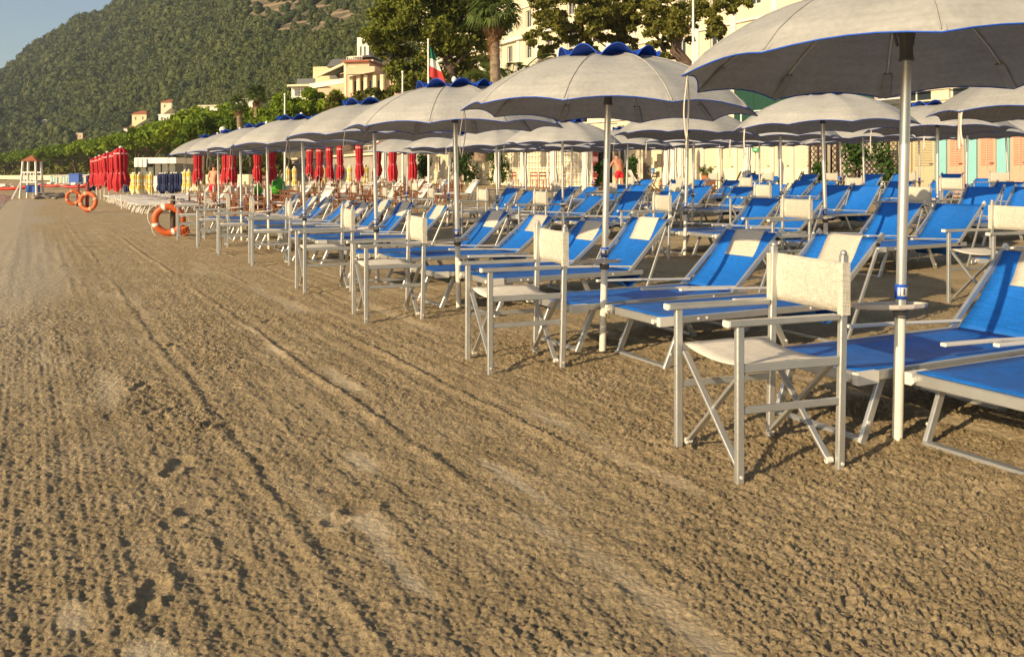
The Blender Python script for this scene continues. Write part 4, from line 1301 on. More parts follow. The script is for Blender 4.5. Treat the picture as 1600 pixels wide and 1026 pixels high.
hs = [(220,183,24,17,YELLOWW,ROOFR,'orange-walled house with a hipped red roof on the far slope',0),
      (264,164,22,15,CREAMW,ROOFR,'cream house with a red roof, highest of the houses on the slope',0),
      (208,202,26,8,WHITEW,ROOFR,'long low white house with pink roof just above the stone pines',0),
      (265,186,30,9,WHITEW,WHITEW,'white terraced house with a flat roof below the highest house',1),
      (262,196,16,9,CREAMW,WHITEW,'small pale house under the white terraced house',1),
      (292,184,14,9,PEACH,ROOFR,'small peach house left of the long white building',0),
      (123,214,18,7,PEACH,CREAMW,'flat beige house low on the slope left of the red parasols',1),
      (69,190,13,3,WHITEW,WHITEW,'tiny white roofed hut alone in the wood at left',1),
      (22,243,14,8,PEACH,ROOFR,'red-roofed house over the stone pines left of the lifeguard tower',0),
      (388,165,34,14,WHITEW,WHITEW,'white building half hidden behind the two small palms',1),
      (160,212,10,4,WHITEW,WHITEW,'tiny white hut right of the flat beige house',1)]
for k, (px, py, w_, h_, m_, rm, lb, fl) in enumerate(hs):
    small_house(px, py, w_, h_, m_, rm, lb, k, flatroof=bool(fl))
# long white building
p = P(297, 187, 150)
t = empty('white_building', p, R(-8), label='long flat-roofed white building above the stone pines', cat='building')
Kk = 150/1340
MB().box(0, 18*Kk, 0, 6, -2, 9*Kk).build('lower_wing', WHITEW, t)
MB().box(18*Kk+.02, 72*Kk, -.6, 7, -2, 20*Kk).build('wall', WHITEW, t)
MB().box(18*Kk-.15, 72*Kk+.2, -.8, 7.2, 20*Kk, 20*Kk+.2).build('roof_edge', CREAMW, t)
for q in range(4): 
    f = MB().box((24+q*12)*Kk, (29+q*12)*Kk, -.68, -.603, 7*Kk, 14*Kk).build('window', GLASS, t)
MB().box(40*Kk, 44*Kk, 1, 3, 20*Kk+.2, 23*Kk).build('chimney', WHITEW, t)
# ================================================================== LIFEBUOYS
PALEO = mat('faded_orange', (.62, .36, .22), .6)
def lifebuoy(loc, Rr, r0, rz, tilt, label, group=None, rope=True):
    t = empty('lifebuoy', loc, 0, label=label, cat='lifebuoy', group=group)
    t.rotation_euler = (R(90)+tilt, 0, rz)
    m = MB(); n, k = 48, 12
    vs = [((Rr+r0*math.cos(b))*math.cos(a), (Rr+r0*math.cos(b))*math.sin(a), r0*math.sin(b)*.9) for a in [2*math.pi*i/n for i in range(n)] for b in [2*math.pi*j/k for j in range(k)]]
    fs = [(i*k+j, ((i+1)%n)*k+j, ((i+1)%n)*k+(j+1)%k, i*k+(j+1)%k) for i in range(n) for j in range(k)]
    m.add(vs, fs, True).build('ring', ORANGE, t)
    for q in range(4):
        a0 = q*math.pi/2 + .35
        MB().grid(lambda i, j: ((Rr+(r0+.005)*math.cos(j*6.2832))*math.cos(a0+(i-.5)*.24), (Rr+(r0+.005)*math.cos(j*6.2832))*math.sin(a0+(i-.5)*.24), (r0+.005)*.9*math.sin(j*6.2832)), 4, 12).build('band', WHITE if rope else PALEO, t)
    if rope:
        for q in range(4):
            a0 = q*math.pi/2 + .35
            pts = [((Rr+r0+.012+.075*math.sin(math.pi*f))*math.cos(a0+f*math.pi/2), (Rr+r0+.012+.075*math.sin(math.pi*f))*math.sin(a0+f*math.pi/2), .01*math.sin(f*9)) for f in [i/10 for i in range(11)]]
            MB().tube(pts, .009, 5).build('rope', STRAP, t)
    return t
def gp(px, py): 
    k = 1.25/(py-275); return (px-800)*k, 1340*k
bx, by = gp(266, 368)
lifebuoy((bx, by-.08, .335+gz(bx,by)), .27, .072, R(12), R(4), 'orange lifebuoy with pale bands leaning on a wooden post by the chairs')
# orange floating line bundled at its foot
m = MB()
rr = random.Random(5)
for q in range(9):
    m.tube([(rr.uniform(-.12,.12), rr.uniform(-.05,.05), rr.uniform(.02,.2)) for _ in range(7)], .012, 5)
m.build('throw_line', ORANGE, None, (bx+.33, by-.15, gz(bx,by)), label='bundle of orange throw line lying at the foot of the nearest lifebuoy', cat='rope')
t = empty('wooden_post', (bx+.03, by+.06, gz(bx,by)), label='short weathered wooden post behind the nearest lifebuoy', cat='post')
MB().tube([(0,0,-.2),(0,0,.80),(0,0,.84)], [.055,.050,.040], 10).build('post', WOODP, t)
bx, by = gp(134, 332)
t = empty('red_post', (bx+.0, by+.10, gz(bx,by)), label='thin red painted post carrying the larger hanging lifebuoy', cat='post')
MB().bar((0,0,-.2),(0,0,.98), .10, .10).build('post', WOODR, t); MB().box(-.065,.065,-.065,.065,.98,1.02).build('post_cap', WOODR, t)
lifebuoy((bx+.13, by-.10, .38), .275, .075, R(-6), R(-3), 'larger orange lifebuoy hanging on the red post', rope=False)
bx, by = gp(119, 322)
t = empty('red_post', (bx, by+.15, gz(bx,by)), label='farther short red post carrying the smaller lifebuoy', cat='post')
MB().bar((0,0,-.2),(0,0,.86), .10, .10).build('post', WOODR, t); MB().box(-.065,.065,-.065,.065,.86,.90).build('post_cap', WOODR, t)
lifebuoy((bx-.08, by-.05, .36), .26, .07, R(14), R(0), 'smaller orange lifebuoy, farthest of the three', rope=False)

# ================================================================== LIFEGUARD TOWER
tx, ty = gp(50, 309)
t = empty('lifeguard_tower', (tx, ty, gz(tx, ty)), R(6), label='white wooden lifeguard high chair with a red pyramid roof near the water', cat='lifeguard chair')
for sx in (-1,1):
    for sy in (-1,1):
        MB().bar((sx*.46, sy*.46, -.1), (sx*.34, sy*.34, 2.12), .11, .11).build('leg', WHITE, t)
for z in (1.0, 1.12): 
    pass
MB().box(-.45,.45,-.45,.45,.86,.95).build('platform', WHITE, t)
MB().box(-.40,.40,-.44,-.39,1.42,1.50).build('rail', WHITE, t)
MB().box(-.40,.40,.38,.43,1.42,1.50).build('rail', WHITE, t)
for k in range(4):
    MB().box(-.27+k*.17,-.22+k*.17,-.435,-.40,.95,1.42).build('slat', WHITE, t)
MB().box(-.28,.28,-.15,.28,1.15,1.20).build('seat', WHITE, t)
MB().bar((-.42,-.42,.9),(-.85,-.6,-.1), .09,.08).build('ladder_rail', WHITE, t)
MB().add([(-.44,-.44,2.10),(.44,-.44,2.10),(.44,.44,2.10),(-.44,.44,2.10),(0,0,2.45)], [(0,1,4),(1,2,4),(2,3,4),(3,0,4),(3,2,1,0)]).build('roof', ROOFR, t)
MB().box(-.3,.3,-.1,.35,.30,.72).build('blue_box', BOATB, t)

# ================================================================== BOATS (twin-hulled rowing boats) 
def twin_boat(px, py, L, rz, label, s=1.0):
    x, y = gp(px, py)
    t = empty('rowing_boat', (x, y, gz(x,y)+.02), rz, label=label, cat='rowing boat', group='red twin-hulled rowing boats')
    t.scale = (s,s,s)
    for sy in (-.42, .42):
        m = MB(); st = []
        for i in range(13):
            f = i/12; xx = (f-.5)*L; w_ = .19*math.sin(math.pi*min(max(f*.92+.04,0),1))**.6; h0 = .10+.22*abs(2*f-1)**2.6; h1 = .36+.16*abs(2*f-1)**3
            st.append([(xx, sy+w_*math.cos(a), (h0+h1)/2+(h1-h0)/2*math.sin(a)) for a in [2*math.pi*q/10 for q in range(10)]])
        vs = [p for r_ in st for p in r_]
        fs = [(i*10+q, i*10+(q+1)%10, (i+1)*10+(q+1)%10, (i+1)*10+q) for i in range(12) for q in range(10)] + [tuple(range(10)), tuple(range(120,130))[::-1]]
        m.add(vs, fs, True).build('hull', BOATR, t)
    for xx in (-.9, 0, .8):
        MB().box(xx-.12, xx+.12, -.55, .55, .40, .45).build('cross_beam', WHITE, t)
    MB().box(-.25,.15,-.3,.3,.45,.62).build('seat', WHITE, t)
    for sy in (-1,1): MB().tube([(.2, sy*.6, .6), (-.9, sy*1.1, .35)], .02, 5).build('oar', WHITE, t)
twin_boat(8, 300, 3.4, R(4), 'red rowing boat at the water edge left of the lifeguard tower')
twin_boat(80, 295, 2.6, R(-6), 'red twin-hulled boat on the sand just right of the lifeguard tower')
twin_boat(118, 297.5, 2.2, R(-3), 'red twin-hulled boat beside the lifebuoys, right of the others')
for k, (px, py, z, lb) in enumerate(((71, 292, 1.3, 'upright blue plastic bin behind the rowing boats'), (50, 296, .0, 'blue cover under the far side of the lifeguard tower'))):
    x, y = gp(px, py); y += 8
    t = empty('blue_bin', (x*1.0, y, gz(x,y)), label=lb, cat='bin')
    MB().box(-.5,.5,-.4,.4,0,1.3).build('body', BOATB, t); MB().box(-.54,.54,-.44,.44,1.3,1.38).build('lid', BOATB, t)
# stones on the sand near the tower
def rock(x, y, s, k, label):
    r = np.random.default_rng(k); v, f = ico(2); v = v*(1+r.uniform(-.2,.2,(len(v),1)))*np.array([s*1.4, s, s*.6])
    link('rock', np_mesh('rock', v, f, STONE, False), None, (x, y, gz(x,y)+s*.15), r.uniform(0,3), label=label, cat='rock', group='rocks on the sand')
for k in range(12):
    px = 54+k*3.4; x, y = gp(px, 309.5+1.2*math.sin(k*2.2)); rock(x, y, .16+.1*(k*7 % 3), k, f'small rock, {ORD[k]} from the left in the low pile right of the lifeguard tower')

# ================================================================== CLOSED PARASOLS
def closed_parasol(x, y, z0, zb, zt, rad, m, pipe, label, group, seed, ties=1, bands=None, name='closed_parasol'):
    r = random.Random(seed)
    t = empty(name, (x, y, z0), r.uniform(0, 6), label=label, cat='parasol', group=group)
    t.rotation_euler[0] = r.uniform(-.03,.03); t.rotation_euler[1] = r.uniform(-.03,.03); rad *= r.uniform(.88,1.12); zb += r.uniform(-.06,.1)
    MB().tube([(0,0,-.1),(0,0,zt+.03)], .022, 6).build('pole', WPOLE, t)
    n = 10; H = zt-zb; mm = MB()
    prof = [(0, .35), (.05, .75), (.11, .92), (.30, .88), (.48, .84), (.56, .72), (.62, .86), (.80, 1.12), (1.0, .90)]
    ph = [r.uniform(-.15,.15) for _ in range(n*4)]
    vs = []
    for f, w_ in prof:
        for k in range(n*4):
            a = 2*math.pi*k/(n*4); q = abs(math.cos(a*n/2))
            rr_ = rad*w_*(.62+.42*q + ph[k]*.4*f)
            vs.append((rr_*math.cos(a), rr_*math.sin(a), zt - H*f + H*(.07*(1-q) + .09*math.sin(a+seed) + .05*math.sin(3*a+seed*2))*max(0, (f-.6)/.4)))
    N = n*4
    fs = [(i*N+k, i*N+(k+1)%N, (i+1)*N+(k+1)%N, (i+1)*N+k) for i in range(len(prof)-1) for k in range(N)] + [tuple(range(N))]
    mm.add(vs, fs, True)
    mats = [m]
    if bands:
        mats.append(bands)
        for qi in range(len(mm.m)-1):
            if (qi//N) % 2 == 1: mm.m[qi] = 1
    cl = mm.build('cloth', mats, t)
    if pipe:
        MB().tube([vs[(len(prof)-1)*N+k] for k in range(N)]+[vs[(len(prof)-1)*N]], .012, 4, False).build('edge_piping', pipe, cl)
        MB().lathe([(rad*.66, zt-H*.60),(rad*.69, zt-H*.62),(rad*.66, zt-H*.64)], 16).build('tie', pipe, cl)
        MB().lathe([(rad*.86, zt-H*.12),(rad*.92, zt-H*.145),(rad*.9, zt-H*.16)], 16).build('cap_piping', pipe, cl)
    MB().lathe([(0,zt-.02),(.06,zt-.01),(.07,zt+.03),(.03,zt+.07),(0,zt+.08)], 8).build('finial', WHITE, t)
    return t
for k in range(6):
    Y = 32.7+3.4*k+(k%2)*.6; px = (190,178.5,171,163,157,151)[k]; x = (px-800)/1340*Y
    closed_parasol(x, Y, gz(x,Y), .72, 2.32, .31, RED, REDPIPE, f'red closed parasol with pink piping, {ORD[k]} from the right in the left-hand red cluster', 'red closed parasols at left', k)
for k, (px, Y) in enumerate(((309,34),(352,33),(362,30),(403,30),(424,30.5),(483,36),(498,36),(517,34.5),(532,34),(563,32.5),(588,33),(614,31.5),(645,30.5))):
    x = (px-800)/1340*Y; z0 = gz(x, Y)
    closed_parasol(x, Y, z0, .95, 2.32, .165, RED, REDPIPE, f'red closed parasol, {ORD[k] if k < 12 else "thirteenth"} from the left in the long row behind the open parasols', 'red closed parasols in the long row', 20+k)
for k, px in enumerate((206,211,217,222,230,236)):
    Y = 46-.3*k; x = (px-800)/1340*Y
    closed_parasol(x, Y, gz(x,Y)-.25, .55, 1.62, .15, YEL, None, f'yellow and cream closed parasol, {ORD[k]} from the left beside the red cluster', 'yellow closed parasols', 40+k, bands=YELW)
for k, px in enumerate((289,296,304,310,449,461,506,545,573)):
    Y = 45-.2*k; x = (px-800)/1340*Y
    closed_parasol(x, Y, gz(x,Y)-.1, .5, 1.55, .14, YEL, None, f'narrow yellow closed parasol, {ORD[k]} from the left of those right of the navy ones', 'narrow yellow closed parasols', 60+k, bands=YELW)
for k, px in enumerate((139,144,199,249,254,259,267,272,277,283)):
    Y = 50 if k > 1 else 56; x = (px-800)/1340*Y
    closed_parasol(x, Y, gz(x,Y)-.3, .55, 1.6, .19, NAVY, None, f'navy closed parasol, {ORD[k]} from the left', 'navy closed parasols', 80+k)
for k, (px, Y) in enumerate(((818,33),(866,32.5),(915,32),(1052,33),(1064,36),(1166,31),(600,40),(777,37),(1040,34.5))):
    x = (px-800)/1340*Y; u_, v_ = uv(x, Y)
    closed_parasol(x, Y, gz(x,Y), .35, 2.25, .14, WHITEW, None, f'white closed parasol in front of the cabins, {ORD[k]} as numbered from the trellis rightwards' if False else
        ('white closed parasol left of the man in red shorts' if k == 2 else ['first white closed parasol in front of the white trellis','second white closed parasol in front of the white trellis','','white closed parasol beside the dark cabin post','slim white closed parasol against the cream cabins','white closed parasol among the cream cabin doors','grey-white closed parasol behind the long red row','white closed parasol between the two tall shrubs','tapered pale closed parasol under the picture frames'][k]), 'white closed parasols', 100+k)

# ================================================================== NEIGHBOURING CLUB: white loungers
def flat_lounger(m1, m2, raised):
    t = empty('flat_lounger')
    for sy in (-1,1):
        MB().bar((0, sy*.31, .30), (1.9, sy*.31, .30), .035, .05).build('side_rail', m1, t)
        for x in (.25, .40, 1.45, 1.60):
            MB().bar((x, sy*.29, .28), (x-.12, sy*.29, 0), .035, .035).build('leg', m1, t)
    MB().bar((0,-.31,.30),(0,.31,.30), .035,.05).build('end_rail', m1, t)
    MB().slab(lambda i,j: (1.25*i, (2*j-1)*.29, .325-.02*math.sin(3.14*i)), 4, 2, .01).build('bed', m2, t)
    if raised:
        MB().bar((1.25,-.29,.33),(1.62,-.29,.82), .03,.03).bar((1.25,.29,.33),(1.62,.29,.82), .03,.03).bar((1.62,-.29,.82),(1.62,.29,.82), .03,.03).build('back_frame', m1, t)
        MB().slab(lambda i,j: (1.25+.37*i, (2*j-1)*.27, .33+.49*i), 3, 2, .01).build('back', m2, t)
    else:
        MB().slab(lambda i,j: (1.25+.65*i, (2*j-1)*.27, .325+.06*i), 3, 2, .01).build('back', m2, t)
    return t
PINKG = mat('grey_pink_mattress', (.56,.46,.46), .7, noise=.3, nscale=5)
P_fw = Proto(lambda: flat_lounger(WHITE, PINKG, False)); P_fr = Proto(lambda: flat_lounger(WHITE, WHITE, True))
r2 = random.Random(9); n_ = 0
for row in range(4):
    for k in range(12):
        u0 = 3.0+row*2.2; v0 = 30.8+k*1.35+ r2.uniform(-.1,.1) + row*.5
        x, y = from_uv(u0, v0); px = 800+1340*x/y
        if px > 345 or px < 120: continue
        pr = P_fw if (row == 0 or k % 3) else P_fr
        pr.place(x, y, YAW+R(r2.uniform(-3,3)), f'low white lounger, {ORD[k]} from the near end of line {("one","two","three","four")[row]} beside the red cluster', 'sun lounger', 'white loungers of the next beach club')
        n_ += 1
# nearest pair at the corner
x, y = gp(262, 331); P_fw.place(x-1.2, y-.4, R(20), 'white flat lounger nearest the camera in the neighbouring club, beside the lifebuoy', 'sun lounger', 'white loungers of the next beach club')

# wooden director chairs with cream cloth, thick on the middle ground
def wood_chair():
    return director_chair(BROWN, CREAM, CREAM, 'wooden_chair', near=False)
P_wc = Proto(wood_chair)
r3 = random.Random(12); cnt = 0
WL = []
for row in range(7):
    for k in range(12):
        u0 = 5.5+row*2.0+r3.uniform(-.3,.3); v0 = 18.6+k*1.95+r3.uniform(-.3,.3)+ (1.0 if row < 3 else 0)
        if row < 1 and v0 < 23: continue
        if v0 < 24.5 and 800+1340*from_uv(u0, v0)[0]/from_uv(u0, v0)[1] > 655: continue
        WL.append((row, k, u0, v0))
for row, k, u0, v0 in WL:
    x, y = from_uv(u0, v0); px = 800+1340*x/y
    if px < 300 or px > 720 or y > 46: continue
    if any(abs(x-q.location.x)+abs(y-q.location.y) < .7 for q in [o for o in bpy.data.objects if o.name.startswith(('parasol','closed_par')) and o.parent is None][:0]): continue
    P_wc.place(x, y, R(15+r3.uniform(-14,14)), f'wooden chair with cream back, {ORD[k]} along in strip {("a","b","c","d","e","f","g")[row]} of the middle ground' if False else
        f'brown wooden chair with cream cloth, {ORD[row]} line inland, {ORD[k]} chair along it', 'director chair', 'brown wooden director chairs')
    cnt += 1
P_tb = None
def low_table():
    t = empty('wooden_table')
    for q in range(5): MB().box(-.42, .42, -.40+q*.165, -.25+q*.165, .36, .385).build('slat', BROWN, t)
    for sx in (-1,1):
        for sy in (-1,1): MB().bar((sx*.36, sy*.34, 0), (sx*.36, sy*.34, .36), .04,.04).build('leg', BROWN, t)
        MB().bar((sx*.36,-.34,.32),(sx*.36,.34,.32), .03,.05).build('rail', BROWN, t)
    return t
P_tb = Proto(low_table)
for k in range(10):
    u0 = 6.5+(k % 4)*2.6; v0 = 25.2+(k//4)*3.6+(k%2)*.8
    x, y = from_uv(u0, v0); px = 800+1340*x/y
    if px > 715 or px < 300: continue
    P_tb.place(x, y, R(r3.uniform(0,40)), f'low slatted wooden table among the brown chairs, {ORD[k]} counting inland', 'table', 'low wooden tables')
# pale loungers among the wooden chairs
for row in range(3):
    for k in range(6):
        u0 = 6.6+row*3.4; v0 = 26.2+k*2.7+row*.4
        x, y = from_uv(u0, v0); px = 800+1340*x/y
        if px > 715 or px < 330: continue
        P_fr.place(x, y, YAW+R(r3.uniform(-8,8)), f'pale raised lounger among the brown chairs, {ORD[k]} in line {("one","two","three")[row]} from the sea', 'sun lounger', 'pale loungers among the wooden chairs')
# green inflatables
for k, (px, py, lb) in enumerate(((403,297,'smaller round green beach float on the middle ground'),(434,291,'larger green beach float beside the wooden chairs'))):
    Y = 31; s = (.17,.30)[k]
    p = P(px, py, Y)
    t = empty('beach_float', p, .3, label=lb, cat='beach float')
    MB().lathe([(0,-s*1.0),(s*.7,-s*.8),(s,-s*.2),(s*.85,s*.5),(s*.4,s*1.05),(0,s*1.35)], 14).build('body', LIME, t)
    MB().tube([(0,0,s*1.3),(0,0,s*1.45)], .03, 6).build('valve', WHITE, t)
    MB().box(-.25,.25,-.25,.25,-(p.z-gz(p.x,p.y)),-s*.95).build('stand', BROWN, t)

# ================================================================== CABINS
cab_i = 0
def cabin(u0, v0, W, Hh, wallm, doorm, trimm, label, group, slats=True):
    """local +x runs towards -V so that local -y faces the sea"""
    x, y = from_uv(u0, v0)
    t = empty('beach_cabin', (x, y, gz(x, y)), ang, label=label, cat='beach cabin', group=group)
    MB().box(0, W-.012, .06, 1.3, -.2, Hh).build('wall', wallm, t)
    MB().add([(-.02,-.18,Hh+.02),(W+.0,-.18,Hh+.02),(W+.0,1.4,Hh+.32),(-.02,1.4,Hh+.32),(-.02,-.18,Hh-.06),(W+.0,-.18,Hh-.06),(W+.0,1.4,Hh+.001),(-.02,1.4,Hh+.001)],
             [(0,1,2,3),(4,7,6,5),(0,4,5,1),(1,5,6,2),(2,6,7,3),(3,7,4,0)]).build('roof', trimm, t)
    pw = .36 if trimm is TURQ else .13
    MB().box(.0, pw, -.03, .057, -.1, Hh-.07).build('corner_post', trimm, t)
    dw0, dw1 = pw+.05, W-.05
    d = MB().box(dw0, dw1, .012, .055, .08, 1.98).build('door', doorm, t)
    if slats:
        m = MB(); z = 1.0
        nS = 17
        for q in range(nS):
            z = .98+q*.052
            m.add([(dw0+.08,.010,z),(dw1-.08,.010,z),(dw1-.08,-.016,z-.010),(dw0+.08,-.016,z-.010),(dw0+.08,.010,z-.030),(dw1-.08,.010,z-.030)], [(0,3,2,1),(3,4,5,2)])
        m.build('louvre_slats', doorm, d)
        MB().box(dw0+.08, dw1-.08, -.002, .011, .18, .85).build('door_panel', doorm, d)
    MB().box((dw0+dw1)/2-.012, (dw0+dw1)/2+.012, -.012, -.0025, .10, 1.96).build('door_stile', doorm, d)
    MB().tube([(dw1-.05,.0,1.02),(dw1-.05,-.05,1.02),(dw1-.15,-.05,1.02)], .012, 5).build('handle', DARK, d)
    return t
sal_n = 0
for k in range(24):
    v = 15.2 + .99*k
    # visible bearing
    x, y = from_uv(25, v); px = 800+1340*x/y
    if px > 1650: continue
    if v < 23.0 - 1.0 + .0 and px > 1428:
        sal_n += 1
        cabin(25, v, .99, 2.35, SALMON, SALMON, TURQ, f'salmon-doored turquoise beach cabin, number {("one","two","three","four","five","six","seven","eight","nine","ten")[k%10]} from the right' if False else f'salmon and turquoise beach cabin, {ORD[sal_n-1]} from the right edge of the photo', 'salmon and turquoise beach cabins')
    elif px > 1035 and not (1240 < px < 1428):
        cab_i += 1
        cabin(25, v, .99, 2.35, CABW, CABW, CABW, f'cream beach cabin with louvred doors, {ORD[(cab_i-1)%12]} from the dark lattice going left', 'cream beach cabins')
    elif px > 1340:
        cabin(25, v, .99, 2.35, CABP, CABP, CABP, f'plain beige beach cabin {("next to the salmon ones","one further left of the salmon ones","two left of the salmon ones","three left of the salmon ones","beside the lattice")[k%5]}', 'plain beige beach cabins')

# dark lattice screens with climbers
def lattice(p0, p1, z0, z1, m, label, step=.17, w=.022, frame=.05, diag=True):
    a = Vector((p0[0], p0[1], 0)); b = Vector((p1[0], p1[1], 0)); L = (b-a).length
    t = empty('lattice_screen', (a.x, a.y, z0), math.atan2(b.y-a.y, b.x-a.x), label=label, cat='lattice screen')
    H = z1-z0
    MB().box(0, L, -.02, .02, 0, frame).build('frame_rail', m, t); MB().box(0, L, -.02, .02, H-frame, H).build('frame_rail', m, t)
    for x in (0, L-frame, L/2-frame/2): MB().box(x, x+frame, -.022, .022, frame, H-frame).build('frame_post', m, t)
    if diag:
        n = int((L+H)/step)
        for s in (0, 1):
            for k in range(1, n):
                c = k*step
                x0, zz0 = (c-H, H) if c > H else (0, c)
                x1, zz1 = (c, 0) if c < L else (L, c-L)
                if s: x0, x1 = L-x0, L-x1
                MB().bar((x0, -.012+.02*s, zz0), (x1, -.012+.02*s, zz1), .008, w, (0,0,1) if False else (.7,0,.7)).build('slat', m, t)
    else:
        for k in range(1, int(L/step)): MB().box(k*step-w/2, k*step+w/2, -.014, -.002, frame, H-frame).build('slat', m, t)
        for k in range(1, int(H/step)): MB().box(frame, L-frame, .002, .012, k*step-w/2, k*step+w/2).build('slat', m, t)
    return t
def at_u(px, u0):
    a = (px-800)/1340; Y = u0/(.873*a+.488); return (a*Y, Y)
a_ = at_u(1390, 24.3); b_ = at_u(1298, 24.3); g_ = gz(*a_)
lattice(b_, a_, g_, g_+2.3, DBROWN, 'tall dark brown diagonal lattice screen overgrown by a climber', .20, .035)
a_ = at_u(1292, 23.9); b_ = at_u(1265, 23.9)
lattice(b_, a_, g_, g_+1.75, DBROWN, 'lower dark lattice panel left of the tall one', .20, .035)
a_ = at_u(925, 25.5); b_ = at_u(797, 25.5); g2 = gz(*a_)
lattice(b_, a_, g2, g2+2.2, WHITE, 'white square trellis wall behind the white closed parasols', .36, .05, .09, diag=False)
MB().box(0, (Vector(b_)-Vector(a_)).length, .10, .2, 0, 2.3).build('back_wall', CREAMW, None, (b_[0], b_[1], g2), math.atan2(a_[1]-b_[1], a_[0]-b_[0]), label='cream wall seen through the white trellis', cat='wall')
# pavilion building left part: cream wall with openings between the shrubs
def low_building(px0, px1, u0, z1, m, wins, label, roofm=ROOFR):
    a_ = Vector(at_u(px1, u0)); b_ = Vector(at_u(px0, u0)); L = (a_-b_).length; g0 = gz(*a_)
    return facade_building('beach_pavilion', label, (b_.x, b_.y, g0), math.atan2(a_.y-b_.y, a_.x-b_.x), L, 3.0, z1, m, [(L*f, zz, w_, h_) for f, zz, w_, h_ in wins],
        roof=lambda t: MB().box(-.3, L+.3, -.6, 3.2, z1, z1+.22).build('roof', roofm, t))
low_building(655, 800, 26.0, 2.5, CREAMW, [(.22,.9,.8,1.1),(.36,.9,.8,1.1),(.50,.1,1.0,2.0),(.86,.9,.9,1.1)], 'cream beach pavilion with windows between the tall shrubs')
low_building(440, 650, 27.5, 2.4, YELLOWW, [(.08,.2,1.8,1.8),(.25,.2,1.8,1.8),(.42,.2,1.6,1.8),(.6,.9,1.0,1.0),(.78,.2,1.4,1.8)], 'long yellow beach bar with open bays behind the red parasols', CREAMW)
low_building(925, 1045, 26.3, 2.5, CREAMW, [(.04,.05,1.6,2.1),(.35,.05,1.0,2.1)], 'cream cabin block with a dark doorway behind the man in red shorts')
t = empty('red_gate_post', (*at_u(930, 25.2), g2), label='red and white brick-striped post right of the white trellis', cat='post')
for k in range(8): MB().box(-.12,.12,-.12,.12,k*.27,k*.27+.255).build('block', (WOODR if k % 2 == 0 else REDPIPE), t)
x, y = at_u(1011, 24.9); t = empty('dark_post', (x, y, gz(x,y)), label='dark square post left of the picture frames', cat='post')
MB().box(-.17,.17,-.17,.17,0,2.4).build('post', mat('taupe_paint', (.16,.13,.10), .7), t); MB().box(-.20,.20,-.20,.20,-.05,.12).build('base', STONE, t)
def wall_plate(px, py, u0, w_, h_, m, label, cat, inner=None, glyph=None):
    a = (px-800)/1340; Y = u0/(.873*a+.488); p = P(px, py, Y)
    t = empty('picture_frame' if cat == 'picture' else 'wall_sign', p, ang, label=label, cat=cat)
    MB().box(-w_/2, w_/2, -.03, -.004, -h_/2, h_/2).build('frame' if inner else 'plate', m, t)
    if inner: MB().box(-w_*.36, w_*.36, -.034, -.031, -h_*.40, h_*.40).build('picture', inner, t)
    if glyph == 'wheelchair':
        g = MB()
        g.tube([(.05*math.cos(q*.5+2.2)-.01, -.036, .05*math.sin(q*.5+2.2)-.03) for q in range(9)], .009, 4)
        g.tube([(-.02,-.036,.07),(-.01,-.036,.0),(.05,-.036,.0),(.07,-.036,-.06)], .010, 4).lathe([(0,-.012),(.015,0),(0,.012)], 6, (-.02,-.036,.09))
        g.build('symbol', WHITE, t)
    if glyph == 'arrow':
        MB().bar((-.10,-.036,0),(.03,-.036,0), .03,.008,(0,1,0)).add([(.02,-.036,.05),(.10,-.036,0),(.02,-.036,-.05)], [(0,2,1)]).build('symbol', WHITE, t)
wall_plate(1017, 252, 25.9, .26, .34, DBROWN, 'small dark picture frame on the cream cabin wall', 'picture', YELW)
wall_plate(1031, 251, 25.9, .36, .62, mat('gilt', (.55,.36,.12), .5), 'larger gilt picture frame beside the small dark one', 'picture', YELW)
wall_plate(1020, 267, 25.9, .30, .28, SIGNB, 'light blue square sign below the picture frames', 'sign', None, 'wheelchair')
wall_plate(1100, 277, 24.93, .22, .28, SIGNB, 'small blue sign with a white wheelchair symbol between cabin doors', 'sign', None, 'wheelchair')
wall_plate(1181, 234, 24.93, .34, .15, SIGNG, 'small green emergency exit sign above the cream cabin doors', 'sign', None, 'arrow')

# ------------------------------------------------------------------ shrubs and pots
def shrub(px, Y, z0, w_, h_, n, m, label, seed, leaf=.09, name='shrub', pot=False):
    r = np.random.default_rng(seed); x = (px-800)/1340*Y
    t = empty(name, (x, Y, z0), label=label, cat='plant')
    puffs = [((r.uniform(-w_*.3, w_*.3), r.uniform(-w_*.3, w_*.3), h_*(.15+.7*q/9)), w_*r.uniform(.24,.36)) for q in range(10)]
    link('foliage', puffs_mesh('foliage', puffs, n, leaf, m, r, 1.1, False), t)
    MB().tube([(0,0,-.3),(.03,.02,h_*.6)], .05, 6).build('stem', BARK, t)
    if pot: MB().lathe([(0,-.0),(.16,0),(.22,.34),(.24,.36),(.20,.36),(0,.33)], 12).build('pot', TERRA, t)
for k, (px, u0, w_, h_, lb) in enumerate(((666,24.6,1.3,2.2,'tall green shrub left of the cream pavilion windows'),(728,24.8,1.6,2.4,'tall green shrub, left one in front of the pavilion'),(777,24.8,1.5,2.4,'tall green shrub, right one beside the trellis'),
        (938,23.6,.6,1.5,'bushy potted plant behind the man in red shorts'),(986,23.8,.7,1.6,'leafy potted plant right of the man in red shorts'),
        (1278,23.4,.7,1.3,'green climber on the lower dark lattice'),(1376,23.8,1.0,2.0,'reddish climber covering the right of the tall lattice'),(1335,23.9,1.0,1.0,'climber on top of the tall dark lattice'))):
    x, y = at_u(px, u0); 
    shrub(px, y, gz(x,y)+(.9 if k == 7 else 0), w_, h_, 1500 if k not in (5,6,7) else 420, SHRUB if k != 6 else mat_red_leaf if False else SHRUB, lb, 200+k, pot=k in (3,4))
x, y = at_u(1103, 22.4)
